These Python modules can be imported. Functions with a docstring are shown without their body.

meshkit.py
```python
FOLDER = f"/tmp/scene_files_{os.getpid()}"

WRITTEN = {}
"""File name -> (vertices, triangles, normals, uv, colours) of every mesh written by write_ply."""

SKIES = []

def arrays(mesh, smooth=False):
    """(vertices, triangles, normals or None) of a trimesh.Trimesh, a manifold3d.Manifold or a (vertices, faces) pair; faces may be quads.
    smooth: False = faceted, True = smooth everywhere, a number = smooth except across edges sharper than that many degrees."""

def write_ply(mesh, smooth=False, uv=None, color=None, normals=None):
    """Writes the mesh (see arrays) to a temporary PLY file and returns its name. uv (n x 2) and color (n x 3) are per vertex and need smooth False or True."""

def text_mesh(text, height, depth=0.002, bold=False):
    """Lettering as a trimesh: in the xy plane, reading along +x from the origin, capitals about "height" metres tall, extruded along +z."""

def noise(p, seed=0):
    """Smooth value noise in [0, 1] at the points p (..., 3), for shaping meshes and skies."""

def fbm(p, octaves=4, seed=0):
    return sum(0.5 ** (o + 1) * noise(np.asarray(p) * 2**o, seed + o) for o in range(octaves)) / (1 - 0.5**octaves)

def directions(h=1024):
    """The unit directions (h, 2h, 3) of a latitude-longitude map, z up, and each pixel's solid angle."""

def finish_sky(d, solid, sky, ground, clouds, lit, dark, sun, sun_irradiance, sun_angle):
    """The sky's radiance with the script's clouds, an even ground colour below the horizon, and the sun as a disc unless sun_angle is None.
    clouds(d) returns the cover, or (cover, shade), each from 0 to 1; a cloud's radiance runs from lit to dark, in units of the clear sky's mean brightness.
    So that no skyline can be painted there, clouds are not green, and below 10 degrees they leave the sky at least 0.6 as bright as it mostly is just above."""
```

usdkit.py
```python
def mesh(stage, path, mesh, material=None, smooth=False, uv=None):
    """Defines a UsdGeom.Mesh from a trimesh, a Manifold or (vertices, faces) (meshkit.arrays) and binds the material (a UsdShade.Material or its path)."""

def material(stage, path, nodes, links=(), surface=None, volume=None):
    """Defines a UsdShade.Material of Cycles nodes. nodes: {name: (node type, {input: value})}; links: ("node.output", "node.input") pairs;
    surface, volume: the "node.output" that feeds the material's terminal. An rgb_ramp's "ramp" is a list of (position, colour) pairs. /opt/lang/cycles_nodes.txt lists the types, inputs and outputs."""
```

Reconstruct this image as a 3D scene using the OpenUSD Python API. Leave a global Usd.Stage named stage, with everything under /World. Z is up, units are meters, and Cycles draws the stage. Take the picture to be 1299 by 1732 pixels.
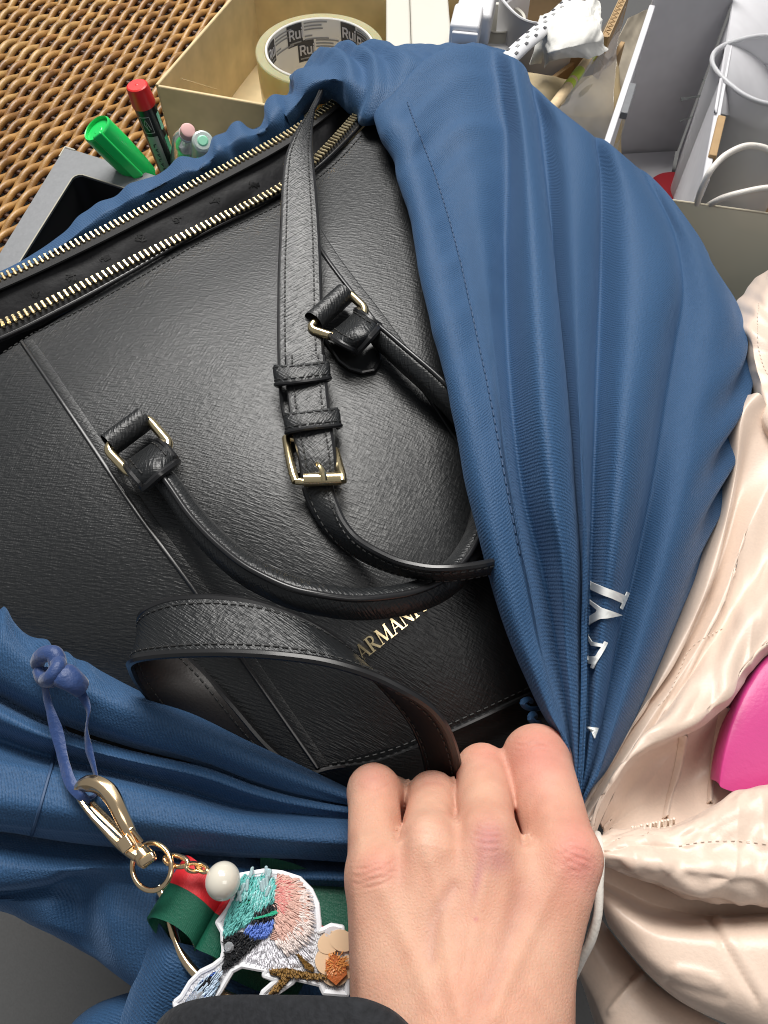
import math, numpy as np, trimesh, usdkit, meshkit
from pxr import Usd, UsdGeom, UsdLux, UsdShade, Gf, Sdf, Vt
from scipy.interpolate import Akima1DInterpolator, PchipInterpolator, LinearNDInterpolator
from scipy.ndimage import map_coordinates
from shapely.geometry import Polygon, LineString, box as sbox, Point
from shapely import union_all, affinity
stage = Usd.Stage.CreateInMemory()
UsdGeom.SetStageUpAxis(stage, UsdGeom.Tokens.z)
UsdGeom.SetStageMetersPerUnit(stage, 1.0)
W = UsdGeom.Xform.Define(stage, '/World')
stage.SetDefaultPrim(W.GetPrim())
rng = np.random.default_rng(7)
# ------------------------------------------------------------------ camera and light
H, TILT, F = 0.42, math.radians(30), 1300.0
cam = UsdGeom.Camera.Define(stage, '/World/camera')
cam.AddTranslateOp().Set(Gf.Vec3d(0, 0, H)); cam.AddRotateXOp().Set(30.0)
cam.CreateFocalLengthAttr(26.0); cam.CreateHorizontalApertureAttr(26.0 * 1299 / F); cam.CreateVerticalApertureAttr(26.0 * 1732 / F)
cam.CreateClippingRangeAttr(Gf.Vec2f(0.01, 100))
cam.CreateExposureAttr(0.0)
def rect(name, pos, target, w, h, power, col):
    l = UsdLux.RectLight.Define(stage, '/World/' + name)
    l.CreateWidthAttr(w); l.CreateHeightAttr(h); l.CreateIntensityAttr(power); l.CreateColorAttr(Gf.Vec3f(*col)); l.CreateNormalizeAttr(True)
    m = Gf.Matrix4d().SetLookAt(Gf.Vec3d(*pos), Gf.Vec3d(*target), Gf.Vec3d(0, 1, 0.01)).GetInverse()
    l.AddTransformOp().Set(m)
rect('ceiling_lamp', (0.05, 1.25, 2.0), (0.0, 0.25, 0.1), 1.3, 0.6, 12.0, (1.0, 0.97, 0.92))
rect('ceiling_lamp_001', (-0.35, 1.95, 2.0), (-0.05, 0.3, 0.1), 1.5, 0.8, 18.5, (1.0, 0.98, 0.95))
rect('ceiling_lamp_002', (0.75, -0.35, 1.8), (0.05, 0.1, 0.1), 0.9, 0.6, 1.7, (1.0, 0.96, 0.92))
dome = UsdLux.DomeLight.Define(stage, '/World/room_light')
dm = usdkit.material(stage, '/World/Looks/room_light', {'b': ('background_shader', {'color': (0.93, 0.96, 1.0), 'strength': 0.23})}, surface='b.background')
UsdShade.MaterialBindingAPI.Apply(dome.GetPrim()).Bind(dm)
# ------------------------------------------------------------------ geometry helpers
FW = np.array([0, math.sin(TILT), -math.cos(TILT)]); UPV = np.array([0, math.cos(TILT), math.sin(TILT)])
def U(u, v, z):                                   # photo pixel + real height (m) -> point of the place
    u, v, z = np.broadcast_arrays(*[np.asarray(a, float) for a in (u, v, z)])
    r = FW + ((u - 649.5) / F)[..., None] * np.array([1., 0, 0]) - ((v - 866) / F)[..., None] * UPV
    return np.array([0, 0, H]) + ((z - H) / r[..., 2])[..., None] * r
def P(pts): a = np.asarray(pts, float); return U(a[:, 0], a[:, 1], a[:, 2] / 1000)
def pix(p):
    d = np.asarray(p) - np.array([0, 0, H]); w = d @ FW
    return np.stack([649.5 + F * d[..., 0] / w, 866 - F * (d @ UPV) / w], -1)
def spl(p, n, byindex=False):                      # smooth curve through points
    p = np.asarray(p, float)
    if len(p) == 2: return p[0] + np.linspace(0, 1, n)[:, None] * (p[1] - p[0])
    t = np.arange(len(p), dtype=float) if byindex else np.r_[0, np.cumsum(np.linalg.norm(np.diff(p, axis=0), axis=1))]
    return Akima1DInterpolator(t, p, method='makima')(np.linspace(0, t[-1], n))
def loft(curves, nu, nv, byindex=False, kind='pchip'):
    g = np.stack([spl(c, nu, byindex) for c in curves])
    if len(curves) == 2: return g[0] + np.linspace(0, 1, nv)[:, None, None] * (g[1] - g[0])
    t = np.r_[0, np.cumsum(np.linalg.norm(np.diff(g, axis=0), axis=2).mean(1))]
    return (PchipInterpolator if kind == 'pchip' else Akima1DInterpolator)(t, g, axis=0)(np.linspace(0, t[-1], nv))
def gnorm(g, up=True):
    n = np.cross(np.gradient(g, axis=1), np.gradient(g, axis=0)); n /= np.maximum(np.linalg.norm(n, axis=2, keepdims=True), 1e-12)
    return n if not up or n[..., 2].mean() > 0 else -n
def guv(g):
    du = np.r_[0, np.cumsum(np.linalg.norm(np.diff(g, axis=1), axis=2).mean(0))]; dv = np.r_[0, np.cumsum(np.linalg.norm(np.diff(g, axis=0), axis=2).mean(1))]
    a, b = np.meshgrid(du, dv); return np.stack([a, b], -1)
def wrinkle(g, amp, sx, sy, seed, oct=3, fade=None):   # cloth wrinkles along the normal, in metres of the cloth itself
    uv = guv(g); q = np.concatenate([uv / np.array([sx, sy]), np.zeros(uv.shape[:2] + (1,))], -1)
    d = (meshkit.fbm(q, oct, seed) - 0.5) * 2 * amp
    return g + gnorm(g) * (d * (1 if fade is None else fade))[..., None]
def sheet(g, th):                                   # closed thin cloth or leather from a grid, with uv
    nv, nu = g.shape[:2]; n = gnorm(g); b = g - n * th; uv = guv(g)
    i = np.arange(nv * nu).reshape(nv, nu)
    q = np.stack([i[:-1, :-1], i[:-1, 1:], i[1:, 1:], i[1:, :-1]], -1).reshape(-1, 4)
    fl = n[0, 0] @ np.cross(g[0, 1] - g[0, 0], g[1, 0] - g[0, 0]) < 0
    if fl: q = q[:, ::-1]
    N = nv * nu; rim = np.r_[i[0], i[1:, -1], i[-1, -2::-1], i[-2:0:-1, 0]]
    v = [g.reshape(-1, 3), b.reshape(-1, 3), g.reshape(-1, 3)[rim], b.reshape(-1, 3)[rim]]; R = len(rim); k = np.arange(R); k2 = (k + 1) % R
    s = np.stack([2 * N + k2, 2 * N + k, 2 * N + R + k, 2 * N + R + k2], -1)
    if fl: s = s[:, ::-1]
    U2 = uv.reshape(-1, 2)
    return (np.vstack(v), np.vstack([q, q[:, ::-1] + N, s]), np.vstack([U2, U2, U2[rim], U2[rim]]))
def frames(p, closed=False, up=None):
    t = (np.roll(p, -1, 0) - np.roll(p, 1, 0)) if closed else np.gradient(p, axis=0)
    t /= np.maximum(np.linalg.norm(t, axis=1, keepdims=True), 1e-12)
    if up is not None: a = np.cross(np.broadcast_to(up, t.shape), t)
    else:
        a = np.zeros_like(t); x = np.cross([0.13, 0.2, 1.0], t[0]); a[0] = x / np.linalg.norm(x)
        for k in range(1, len(t)):
            y = a[k - 1] - t[k] * (a[k - 1] @ t[k]); a[k] = y / max(np.linalg.norm(y), 1e-12)
    a /= np.maximum(np.linalg.norm(a, axis=1, keepdims=True), 1e-12)
    return t, a, np.cross(t, a)
def tube(p, r, sides=10, closed=False, sx=1., sy=1., up=None, prof=None):
    p = np.asarray(p, float); n = len(p); t, a, b = frames(p, closed, up)
    r = np.broadcast_to(np.asarray(r, float), (n,))
    if prof is None:
        th = np.linspace(0, 2 * np.pi, sides, endpoint=False); prof = np.stack([np.cos(th) * sx, np.sin(th) * sy], 1)
    prof = np.asarray(prof, float); sides = len(prof)
    v = (p[:, None] + r[:, None, None] * (prof[None, :, 0:1] * a[:, None] + prof[None, :, 1:2] * b[:, None])).reshape(-1, 3)
    i = np.arange(n * sides).reshape(n, sides); j = np.roll(i, -1, 1)
    ii = np.vstack([i, i[:1]]) if closed else i; jj = np.vstack([j, j[:1]]) if closed else j
    q = np.stack([ii[:-1], jj[:-1], jj[1:], ii[1:]], -1).reshape(-1, 4); f = np.vstack([q[:, [0, 1, 2]], q[:, [0, 2, 3]]])
    if not closed:
        v = np.vstack([v, p[:1], p[-1:]]); c0, c1 = n * sides, n * sides + 1
        f = np.vstack([f, np.stack([j[0], i[0], np.full(sides, c0)], 1), np.stack([i[-1], j[-1], np.full(sides, c1)], 1)])
    return trimesh.Trimesh(v, f, process=False)
def tubeuv(p, r, prof, up):
    p = np.asarray(p, float); t, a, b = frames(p, False, up); r = np.broadcast_to(np.asarray(r, float), (len(p),)); pr = np.asarray(list(prof) + [prof[0]], float)
    g = np.stack([p + r[:, None] * (x * a + y * b) for x, y in pr]); nv, nu = g.shape[:2]; i = np.arange(nv * nu).reshape(nv, nu)
    n = gnorm(g, False); c = (g - p[None]); fl = (n * c).sum() < 0; q = np.stack([i[:-1, :-1], i[:-1, 1:], i[1:, 1:], i[1:, :-1]], -1).reshape(-1, 4)
    fl2 = np.cross(g[0, 1] - g[0, 0], g[1, 0] - g[0, 0]) @ c[0, 0] < 0
    return (g.reshape(-1, 3), q[:, ::-1] if fl2 else q, guv(g).reshape(-1, 2))
def circ(n=16, sx=1., sy=1.): return [(math.cos(t) * sx, math.sin(t) * sy) for t in np.linspace(0, 2 * np.pi, n, endpoint=False)]
def cat(ms): return trimesh.util.concatenate(list(ms))
def rbox(sx, sy, sz, r=0.0004, k=1):               # box with chamfered or rounded edges
    o = np.array([[a, b, c] for a in (-1, 1) for b in (-1, 1) for c in (-1, 1)], float); h = np.array([sx, sy, sz]) / 2 - r
    if k == 1: pts = np.vstack([o * h + np.eye(3)[e] * o * r for e in range(3)])
    else: s = trimesh.creation.icosphere(2, r).vertices; pts = (o[:, None] * h + s[None]).reshape(-1, 3)
    return trimesh.Trimesh(pts).convex_hull
def put(m, o, ex, ey, ez=None):
    ex = ex / np.linalg.norm(ex); ez = np.cross(ex, ey) if ez is None else ez; ez = ez / np.linalg.norm(ez); ey = np.cross(ez, ex)
    M = np.eye(4); M[:3, 0], M[:3, 1], M[:3, 2], M[:3, 3] = ex, ey, ez, o
    m = m.copy(); m.apply_transform(M); return m
def crinkle(g, amp, sc, seed, fade=1.0):               # sharp small satin creases
    uv = guv(g); q = np.concatenate([uv / sc, np.zeros(uv.shape[:2] + (1,))], -1); q = q + .7 * (meshkit.noise(q * .6 + 7, seed + 5)[..., None] - .5)
    d = 1 - np.abs(meshkit.fbm(q, 2, seed) - .5) * 4; return g + gnorm(g) * (amp * np.maximum(d, 0) ** 2 * fade)[..., None]
class Surf:
    def __init__(s, g): s.g = g; s.n = gnorm(g); q = pix(g).reshape(-1, 2); s.f = LinearNDInterpolator(q, np.hstack([g.reshape(-1, 3), s.n.reshape(-1, 3)]), fill_value=np.nan); s.q = q
    def at(s, uv, lift=0.0):                         # surface point seen at a pixel, lifted along the normal
        x = s.f(np.asarray(uv, float)); bad = np.isnan(x[:, 0])
        if bad.any():
            for k in np.where(bad)[0]:
                j = np.argmin(((s.q - np.asarray(uv, float)[k]) ** 2).sum(1)); x[k] = np.r_[s.g.reshape(-1, 3)[j], s.n.reshape(-1, 3)[j]]
        n = x[:, 3:] / np.linalg.norm(x[:, 3:], axis=1, keepdims=True)
        return x[:, :3] + n * lift, n
def resamp(p, step):
    d = np.r_[0, np.cumsum(np.linalg.norm(np.diff(p, axis=0), axis=1))]; n = max(2, int(d[-1] / step)); return np.stack([np.interp(np.linspace(0, d[-1], n), d, p[:, k]) for k in range(3)], 1)
def dashes(p, nrm, step=0.0032, frac=0.68, r=0.0004):  # a row of sewn stitches
    out = []; q = resamp(p, step); nn = np.stack([np.interp(np.linspace(0, 1, len(q)), np.linspace(0, 1, len(nrm)), nrm[:, k]) for k in range(3)], 1)
    for a, b, n in zip(q[:-1], q[1:], nn):
        d = b - a; m = rbox(np.linalg.norm(d) * frac, r * 2, r * 1.5, r * .6); out.append(put(m, (a + b) / 2, d, np.cross(n, d), n))
    return cat(out)
def drape(poly, surf, lift, th, mp=lambda q: q, size=5.0, uv=False):  # a flat printed / sewn shape (photo pixels) laid on a surface
    ms = []
    for pg in getattr(poly, 'geoms', [poly]):
        v, f = trimesh.creation.triangulate_polygon(pg, engine='earcut')
        v3 = np.c_[v, np.zeros(len(v))]; v3, f = trimesh.remesh.subdivide_to_size(v3, f, size, max_iter=14)
        m0 = trimesh.Trimesh(v3, f, process=True); f, v3 = np.array(m0.faces), np.array(m0.vertices)
        top, n = surf.at(mp(v3[:, :2]), lift); bot = top - n * th; k = len(top)
        e = np.sort(f[:, [0, 1, 1, 2, 2, 0]].reshape(-1, 2), 1); d = f[:, [0, 1, 1, 2, 2, 0]].reshape(-1, 2)
        _, inv, c = np.unique(e, axis=0, return_inverse=True, return_counts=True); bd = d[c[inv.ravel()] == 1]
        sd = np.vstack([np.stack([bd[:, 0], bd[:, 1], bd[:, 1] + k], 1), np.stack([bd[:, 0], bd[:, 1] + k, bd[:, 0] + k], 1)])
        t = trimesh.Trimesh(np.vstack([top, bot]), np.vstack([f, f[:, ::-1] + k, sd]), process=False)
        t.fix_normals() if len(f) < 4000 else None; ms.append(t)
    m = cat(ms); return (np.array(m.vertices), np.array(m.faces), np.array(m.vertices)[:, :2]) if uv else m
def fray(pts, amp, step=5.0):
    p = Polygon(pts).buffer(0); L = p.exterior.length; q = [p.exterior.interpolate(x) for x in np.arange(0, L, step)]
    return Polygon([(a.x + rng.uniform(-amp, amp), a.y + rng.uniform(-amp, amp)) for a in q]).buffer(0)
# ------------------------------------------------------------------ scene helpers
used = {}
def path(parent, name):
    k = (parent, name); c = used.get(k, 0); used[k] = c + 1
    return f'{parent}/{name}' + (f'_{c:03d}' if c else '')
base = {}
def thing(name, label, category, at=(0, 0, 0), group=None):
    p = path('/World', name); x = UsdGeom.Xform.Define(stage, p); x.AddTranslateOp().Set(Gf.Vec3d(*map(float, at))); base[p] = np.array(at, float)
    o = x.GetPrim(); o.SetCustomDataByKey('label', label); o.SetCustomDataByKey('category', category)
    if group: o.SetCustomDataByKey('group', group)
    return p
def part(parent, name, mesh, mat, smooth=40, label=None, kind=None, tint=None):
    p = path(parent, name); b = base.get(parent, np.zeros(3)); base[p] = b; uv = None
    if isinstance(mesh, tuple): v, f, uv = mesh; mesh = (v - b, f); smooth = True
    else: mesh = trimesh.Trimesh(np.asarray(mesh.vertices) - b, mesh.faces, process=False)
    m = usdkit.mesh(stage, p, mesh, mat, smooth=smooth, uv=uv)
    if tint is not None: UsdGeom.PrimvarsAPI(m).CreatePrimvar('tint', Sdf.ValueTypeNames.Color3fArray, 'vertex').Set(Vt.Vec3fArray.FromNumpy(np.asarray(tint, np.float32)))
    o = m.GetPrim()
    if label: o.SetCustomDataByKey('label', label)
    if kind: o.SetCustomDataByKey('kind', kind)
    return p
def structure(name, mesh, mat, smooth=40):
    p = part('/World', name, mesh, mat, smooth); stage.GetPrimAtPath(p).SetCustomDataByKey('kind', 'structure'); return p
def cdata(p, **kw):
    for k, v in kw.items(): stage.GetPrimAtPath(p).SetCustomDataByKey(k, v)
# ------------------------------------------------------------------ materials
def M(name, nodes, links=(), surface='p.BSDF'): return usdkit.material(stage, '/World/Looks/' + name, nodes, links, surface=surface)
def plain(name, col, rough=0.5, bump=0.0, scale=200., vary=0.0, **kw):
    n = {'p': ('principled_bsdf', dict(base_color=col, roughness=rough, **kw))}; l = []
    if bump or vary:
        n['tc'] = ('texture_coordinate', {}); n['n'] = ('noise_texture', {'scale': scale, 'detail': 4.0}); l.append(('tc.object', 'n.vector'))
    if bump: n['b'] = ('bump', {'strength': 1.0, 'distance': bump}); l += [('n.fac', 'b.height'), ('b.normal', 'p.normal')]
    if vary:
        a, b = np.array(col) * (1 - vary), np.minimum(np.array(col) * (1 + vary), 1)
        n['r'] = ('rgb_ramp', {'ramp': [(0.3, tuple(a)), (0.7, tuple(b))]}); l += [('n.fac', 'r.fac'), ('r.color', 'p.base_color')]
    return M(name, n, l)
def leather(name, col, rot, rough=0.38, dist=0.00027, s=1.0, spec=0.5):
    return M(name, {'tc': ('texture_coordinate', {}), 'rot': ('mapping', {'rotation': (0, 0, rot)}),
        'w': ('noise_texture', {'scale': 60.0, 'detail': 2.0}),
        'a': ('mapping', {'scale': (200 * s, 1000 * s, 1)}), 'c': ('mapping', {'scale': (1000 * s, 240 * s, 1)}), 'na': ('noise_texture', {'scale': 1.0, 'detail': 1.5, 'roughness': 0.5, 'distortion': 0.12}),
        'nc': ('noise_texture', {'scale': 1.0, 'detail': 2.0, 'distortion': 0.2}), 'm': ('math', {'math_type': 'multiply_add', 'value2': 0.6}),
        'b': ('bump', {'strength': 1.0, 'distance': dist}), 'rr': ('map_range', {'from_min': 0.5, 'from_max': 1.1, 'to_min': rough + 0.10, 'to_max': rough - 0.04}),
        'p': ('principled_bsdf', {'base_color': col, 'specular_ior_level': spec})},
        [('tc.UV', 'rot.vector'), ('rot.vector', 'a.vector'), ('rot.vector', 'c.vector'), ('a.vector', 'na.vector'), ('c.vector', 'nc.vector'), ('nc.fac', 'm.value1'), ('na.fac', 'm.value3'),
         ('m.value', 'b.height'), ('b.normal', 'p.normal'), ('m.value', 'rr.value'), ('rr.result', 'p.roughness')])
def twill(name, col, rot=0.0, pitch=0.0014, dist=0.00034, rough=0.60, sheen=0.34, var=0.6, spec=0.30, lo=0.5):
    c = np.array(col)
    return M(name, {'tc': ('texture_coordinate', {}), 'rot': ('mapping', {'rotation': (0, 0, rot)}), 'w': ('wave_texture', {'wave_type': 'bands', 'bands_direction': 'x', 'scale': math.pi / 10 / pitch, 'distortion': 1.6, 'detail': 2.0, 'detail_scale': 1.2}),
        'wl': ('math', {'math_type': 'multiply_add', 'value2': .30, 'value3': .35}), 'ns': ('noise_texture', {'scale': 1100.0, 'detail': 2.0}), 'mh': ('math', {'math_type': 'multiply_add', 'value2': 1.3}), 'b': ('bump', {'strength': 1.0, 'distance': dist}),
        'nl': ('noise_texture', {'scale': 950.0, 'detail': 3.0, 'roughness': .65}), 'mm': ('math', {'math_type': 'multiply_add', 'value2': 1.5}),
        'r': ('rgb_ramp', {'ramp': [(0.25, tuple(c * lo)), (1.3 / 1.8, tuple(c)), (1.0, tuple(np.minimum(c * (1 + var) + 0.01, 1)))]}), 'sc': ('math', {'math_type': 'multiply', 'value2': 1 / 2.2}),
        'p': ('principled_bsdf', {'roughness': rough, 'sheen_weight': sheen, 'sheen_roughness': 0.35, 'sheen_tint': tuple(np.minimum(c * 3 + 0.2, 1)), 'specular_ior_level': spec})},
        [('tc.UV', 'rot.vector'), ('rot.vector', 'w.vector'), ('tc.UV', 'ns.vector'), ('tc.UV', 'nl.vector'), ('ns.fac', 'mh.value1'), ('wl.value', 'mh.value3'), ('mh.value', 'b.height'), ('b.normal', 'p.normal'),
         ('nl.fac', 'mm.value1'), ('w.fac', 'wl.value1'), ('wl.value', 'mm.value3'), ('mm.value', 'sc.value1'), ('sc.value', 'r.fac'), ('r.color', 'p.base_color')])
m_leather = leather('black_saffiano_leather', (0.011, 0.012, 0.013), -0.66)
m_strap = leather('black_strap_leather', (0.011, 0.012, 0.013), 0.9, rough=0.34, dist=0.00042)
m_edge = plain('black_painted_edge', (0.012, 0.012, 0.013), 0.28, specular_ior_level=0.6)
m_under = plain('dark_brown_leather_back', (0.012, 0.0095, 0.009), 0.5, 0.0001, 900)
m_thread = plain('black_thread', (0.012, 0.012, 0.012), 0.55)
m_lining = plain('black_lining', (0.010, 0.010, 0.012), 0.6, 0.0003, 300)
m_tape = plain('black_zipper_tape', (0.012, 0.012, 0.013), 0.75, 0.0003, 1500)
m_gold = plain('polished_pale_gold', (0.92, 0.75, 0.44), 0.2, metallic=1.0)
m_gold_rose = plain('polished_rose_gold', (0.95, 0.71, 0.44), 0.19, metallic=1.0)
m_blue = twill('blue_satin_twill', (0.031, 0.090, 0.198), 0.0)
m_blue2 = twill('blue_satin_twill_lower', (0.031, 0.090, 0.198), 0.25)
m_bthread = plain('blue_thread', (0.03, 0.07, 0.15), 0.6)
m_print = plain('white_print', (0.86, 0.88, 0.86), 0.95, specular_ior_level=0.0)
m_ribbon = plain('royal_blue_ribbon', (0.010, 0.040, 0.15), 0.5, 0.0004, 500, sheen_weight=0.3)
m_cream = plain('cream_satin', (0.68, 0.535, 0.435), 0.38, 0.00008, 900, vary=0.03, sheen_weight=0.25, specular_ior_level=0.45)
m_cthread = plain('cream_thread', (0.72, 0.62, 0.52), 0.6)
m_cord = plain('white_cord', (0.72, 0.68, 0.62), 0.45, 0.0003, 700)
m_pink = plain('hot_pink_leather', (0.54, 0.045, 0.215), 0.42, 0.00012, 500)
m_desk = plain('charcoal_desk_top', (0.075, 0.075, 0.075), 0.5, 0.00004, 900, vary=0.06)
m_card = plain('tan_cardboard', (0.60, 0.47, 0.265), 0.75, 0.0002, 60, vary=0.10)
m_white = plain('white_card', (0.58, 0.575, 0.60), 0.7, 0.00015, 90, vary=0.03)
m_wplastic = plain('white_plastic', (0.66, 0.66, 0.68), 0.4)
m_ivory = plain('ivory_plastic', (0.54, 0.52, 0.46), 0.4)
m_black = plain('black_card', (0.006, 0.006, 0.007), 0.7)
m_grey = plain('grey_coated_card', (0.165, 0.17, 0.18), 0.42, 0.00008, 300, vary=0.06)
# ------------------------------------------------------------------ the setting: desk and wicker top
T = -0.07
desk = trimesh.creation.box([2.4, 2.6, 0.03]); desk.apply_translation([0, 0.6, T - 0.03]); structure('desk', desk, m_desk)
# ------------------------------------------------------------------ black handbag
bag = thing('handbag', 'black cross-grained leather handbag with open gold zip and gold letters, lying in the blue pouch', 'handbag', (-0.08, 0.25, T))
cols = [[(-200, 750, 108), (-90, 920, 116), (40, 1120, 106), (190, 1350, 80), (300, 1520, 62)],
        [(38, 576, 119), (130, 715, 126), (235, 870, 127), (335, 1005, 122), (420, 1128, 114), (540, 1302, 98)],
        [(270, 432, 120), (372, 585, 131), (480, 770, 134), (585, 940, 130), (680, 1095, 118), (758, 1236, 99)],
        [(480, 326, 119), (553, 440, 128), (640, 552, 130), (760, 725, 127), (860, 900, 118), (915, 1040, 108), (955, 1145, 96)],
        [(662, 163, 112), (760, 290, 114), (870, 450, 114), (970, 650, 110), (1040, 860, 102), (1085, 1040, 90)]]
bagg = loft([P(c) for c in cols], 150, 150)
bagg = wrinkle(bagg, 0.0012, 0.07, 0.08, 3, 2)
front = Surf(bagg)
part(bag, 'front_panel', sheet(bagg, 0.0015), m_leather)
bott = loft([P([(300, 1520, 62), (420, 1420, 82), (540, 1304, 97), (640, 1288, 98), (758, 1240, 98), (880, 1185, 97), (960, 1147, 95), (1085, 1045, 88)]),
             P([(330, 1560, 52), (450, 1460, 72), (560, 1350, 88), (660, 1330, 89), (775, 1280, 89), (895, 1225, 88), (975, 1185, 86), (1100, 1080, 75)]),
             P([(340, 1590, 10), (460, 1500, 20), (580, 1390, 30), (690, 1370, 30), (800, 1320, 30), (915, 1270, 30), (1000, 1230, 30), (1110, 1110, 10)])], 60, 14)
part(bag, 'bottom_panel', sheet(bott, 0.0015), m_leather)
# zipped mouth
zf = P([(-70, 575, 124), (0, 552, 124), (110, 501, 124), (240, 436, 124), (360, 378, 124), (480, 316, 123), (540, 266, 122), (590, 212, 119), (612, 186, 117)])
zb = P([(-70, 500, 110), (0, 473, 110), (150, 404, 110), (300, 328, 110), (400, 276, 110), (485, 230, 110), (560, 178, 109), (590, 150, 108)])
pipe = P([(-70, 600, 121), (0, 575, 121), (110, 522, 121), (200, 474, 121), (350, 388, 121), (475, 328, 120), (550, 274, 119), (612, 212, 115), (655, 168, 111)])
zfs, zbs, pps = spl(zf, 120), spl(zb, 120), spl(pipe, 120)
low = (zfs + zbs) / 2 + np.array([0, 0, -0.022]); lf = zfs + (zbs - zfs) * 0.2 + [0, 0, -0.012]; lb = zbs + (zfs - zbs) * .16 + [0, 0, -0.006]
lin = loft([zfs + [0, 0, -.003], lf, low, lb, zbs + [0, 0, -.002]], 120, 26); lin = wrinkle(lin, 0.0035, 0.035, 0.02, 11, 3, fade=np.sin(np.linspace(0, np.pi, 26))[:, None])
part(bag, 'lining', sheet(lin, 0.0008), m_lining)
lsurf = Surf(lin); m_jac = plain('black_woven_pattern', (0.003, 0.003, 0.0035), 0.35)
emb = []
for k, (x, y) in enumerate([(238, 402), (300, 372), (362, 338), (430, 312), (178, 436), (60, 497), (120, 470)]):
    for j in range(7): emb.append(LineString([(x + rng.uniform(-9, 9), y + rng.uniform(-6, 6)), (x + rng.uniform(-9, 9), y + rng.uniform(-6, 6))]).buffer(1.1))
for e in emb[:42]: pass
part(bag, 'lining_pattern', drape(union_all(emb), lsurf, 0.0004, 0.0003, size=6), m_jac, kind='stuff')
tz = loft([pps + [0, 0, 0.0005], zfs * .5 + pps * .5 + [0, 0, .0005], zfs], 120, 9); part(bag, 'zipper_tape', sheet(tz, 0.001), m_tape)
tb = loft([zbs, zbs + (zfs - zbs) * 0.17 + [0, 0, -0.001]], 120, 5); part(bag, 'zipper_tape', sheet(tb, 0.001), m_tape)
bk = loft([zbs + [0, 0, -0.001], zbs + [-0.004, 0.006, -0.004], zbs + [-0.008, 0.012, -0.03], zbs + [-0.008, 0.012, -0.1]], 120, 16); part(bag, 'back_panel', sheet(bk, 0.0015), m_leather)
part(bag, 'piping', tube(pps + [0, 0, 0.0008], 0.0013, 10), m_edge)
for nm, line, other in (('front_zipper', zfs, pps), ('back_zipper', zbs, zbs + (zbs - zfs))):
    q = resamp(line, 0.0032); zp = None; up = np.array([0, 0, 1.0])
    zp = part(bag, nm, tube(line + [0, 0, 0.0002], 0.0007, 6), m_tape)
    for k in range(1, len(q) - 1):
        if not (-25 < pix(q[k])[0] < 640): continue
        d = q[k + 1] - q[k - 1]; a = np.cross(d, up); a /= np.linalg.norm(a)
        m = cat([rbox(0.0016, 0.0050, 0.0020, 0.0004), trimesh.Trimesh(rbox(0.0019, 0.0016, 0.0018, 0.0004).vertices + [0, 0.0020, 0.0004]).convex_hull])
        part(zp, 'tooth', put(m, q[k] + [0, 0, 0.0008], d, a, up * 1.0), m_gold, smooth=False)
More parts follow.
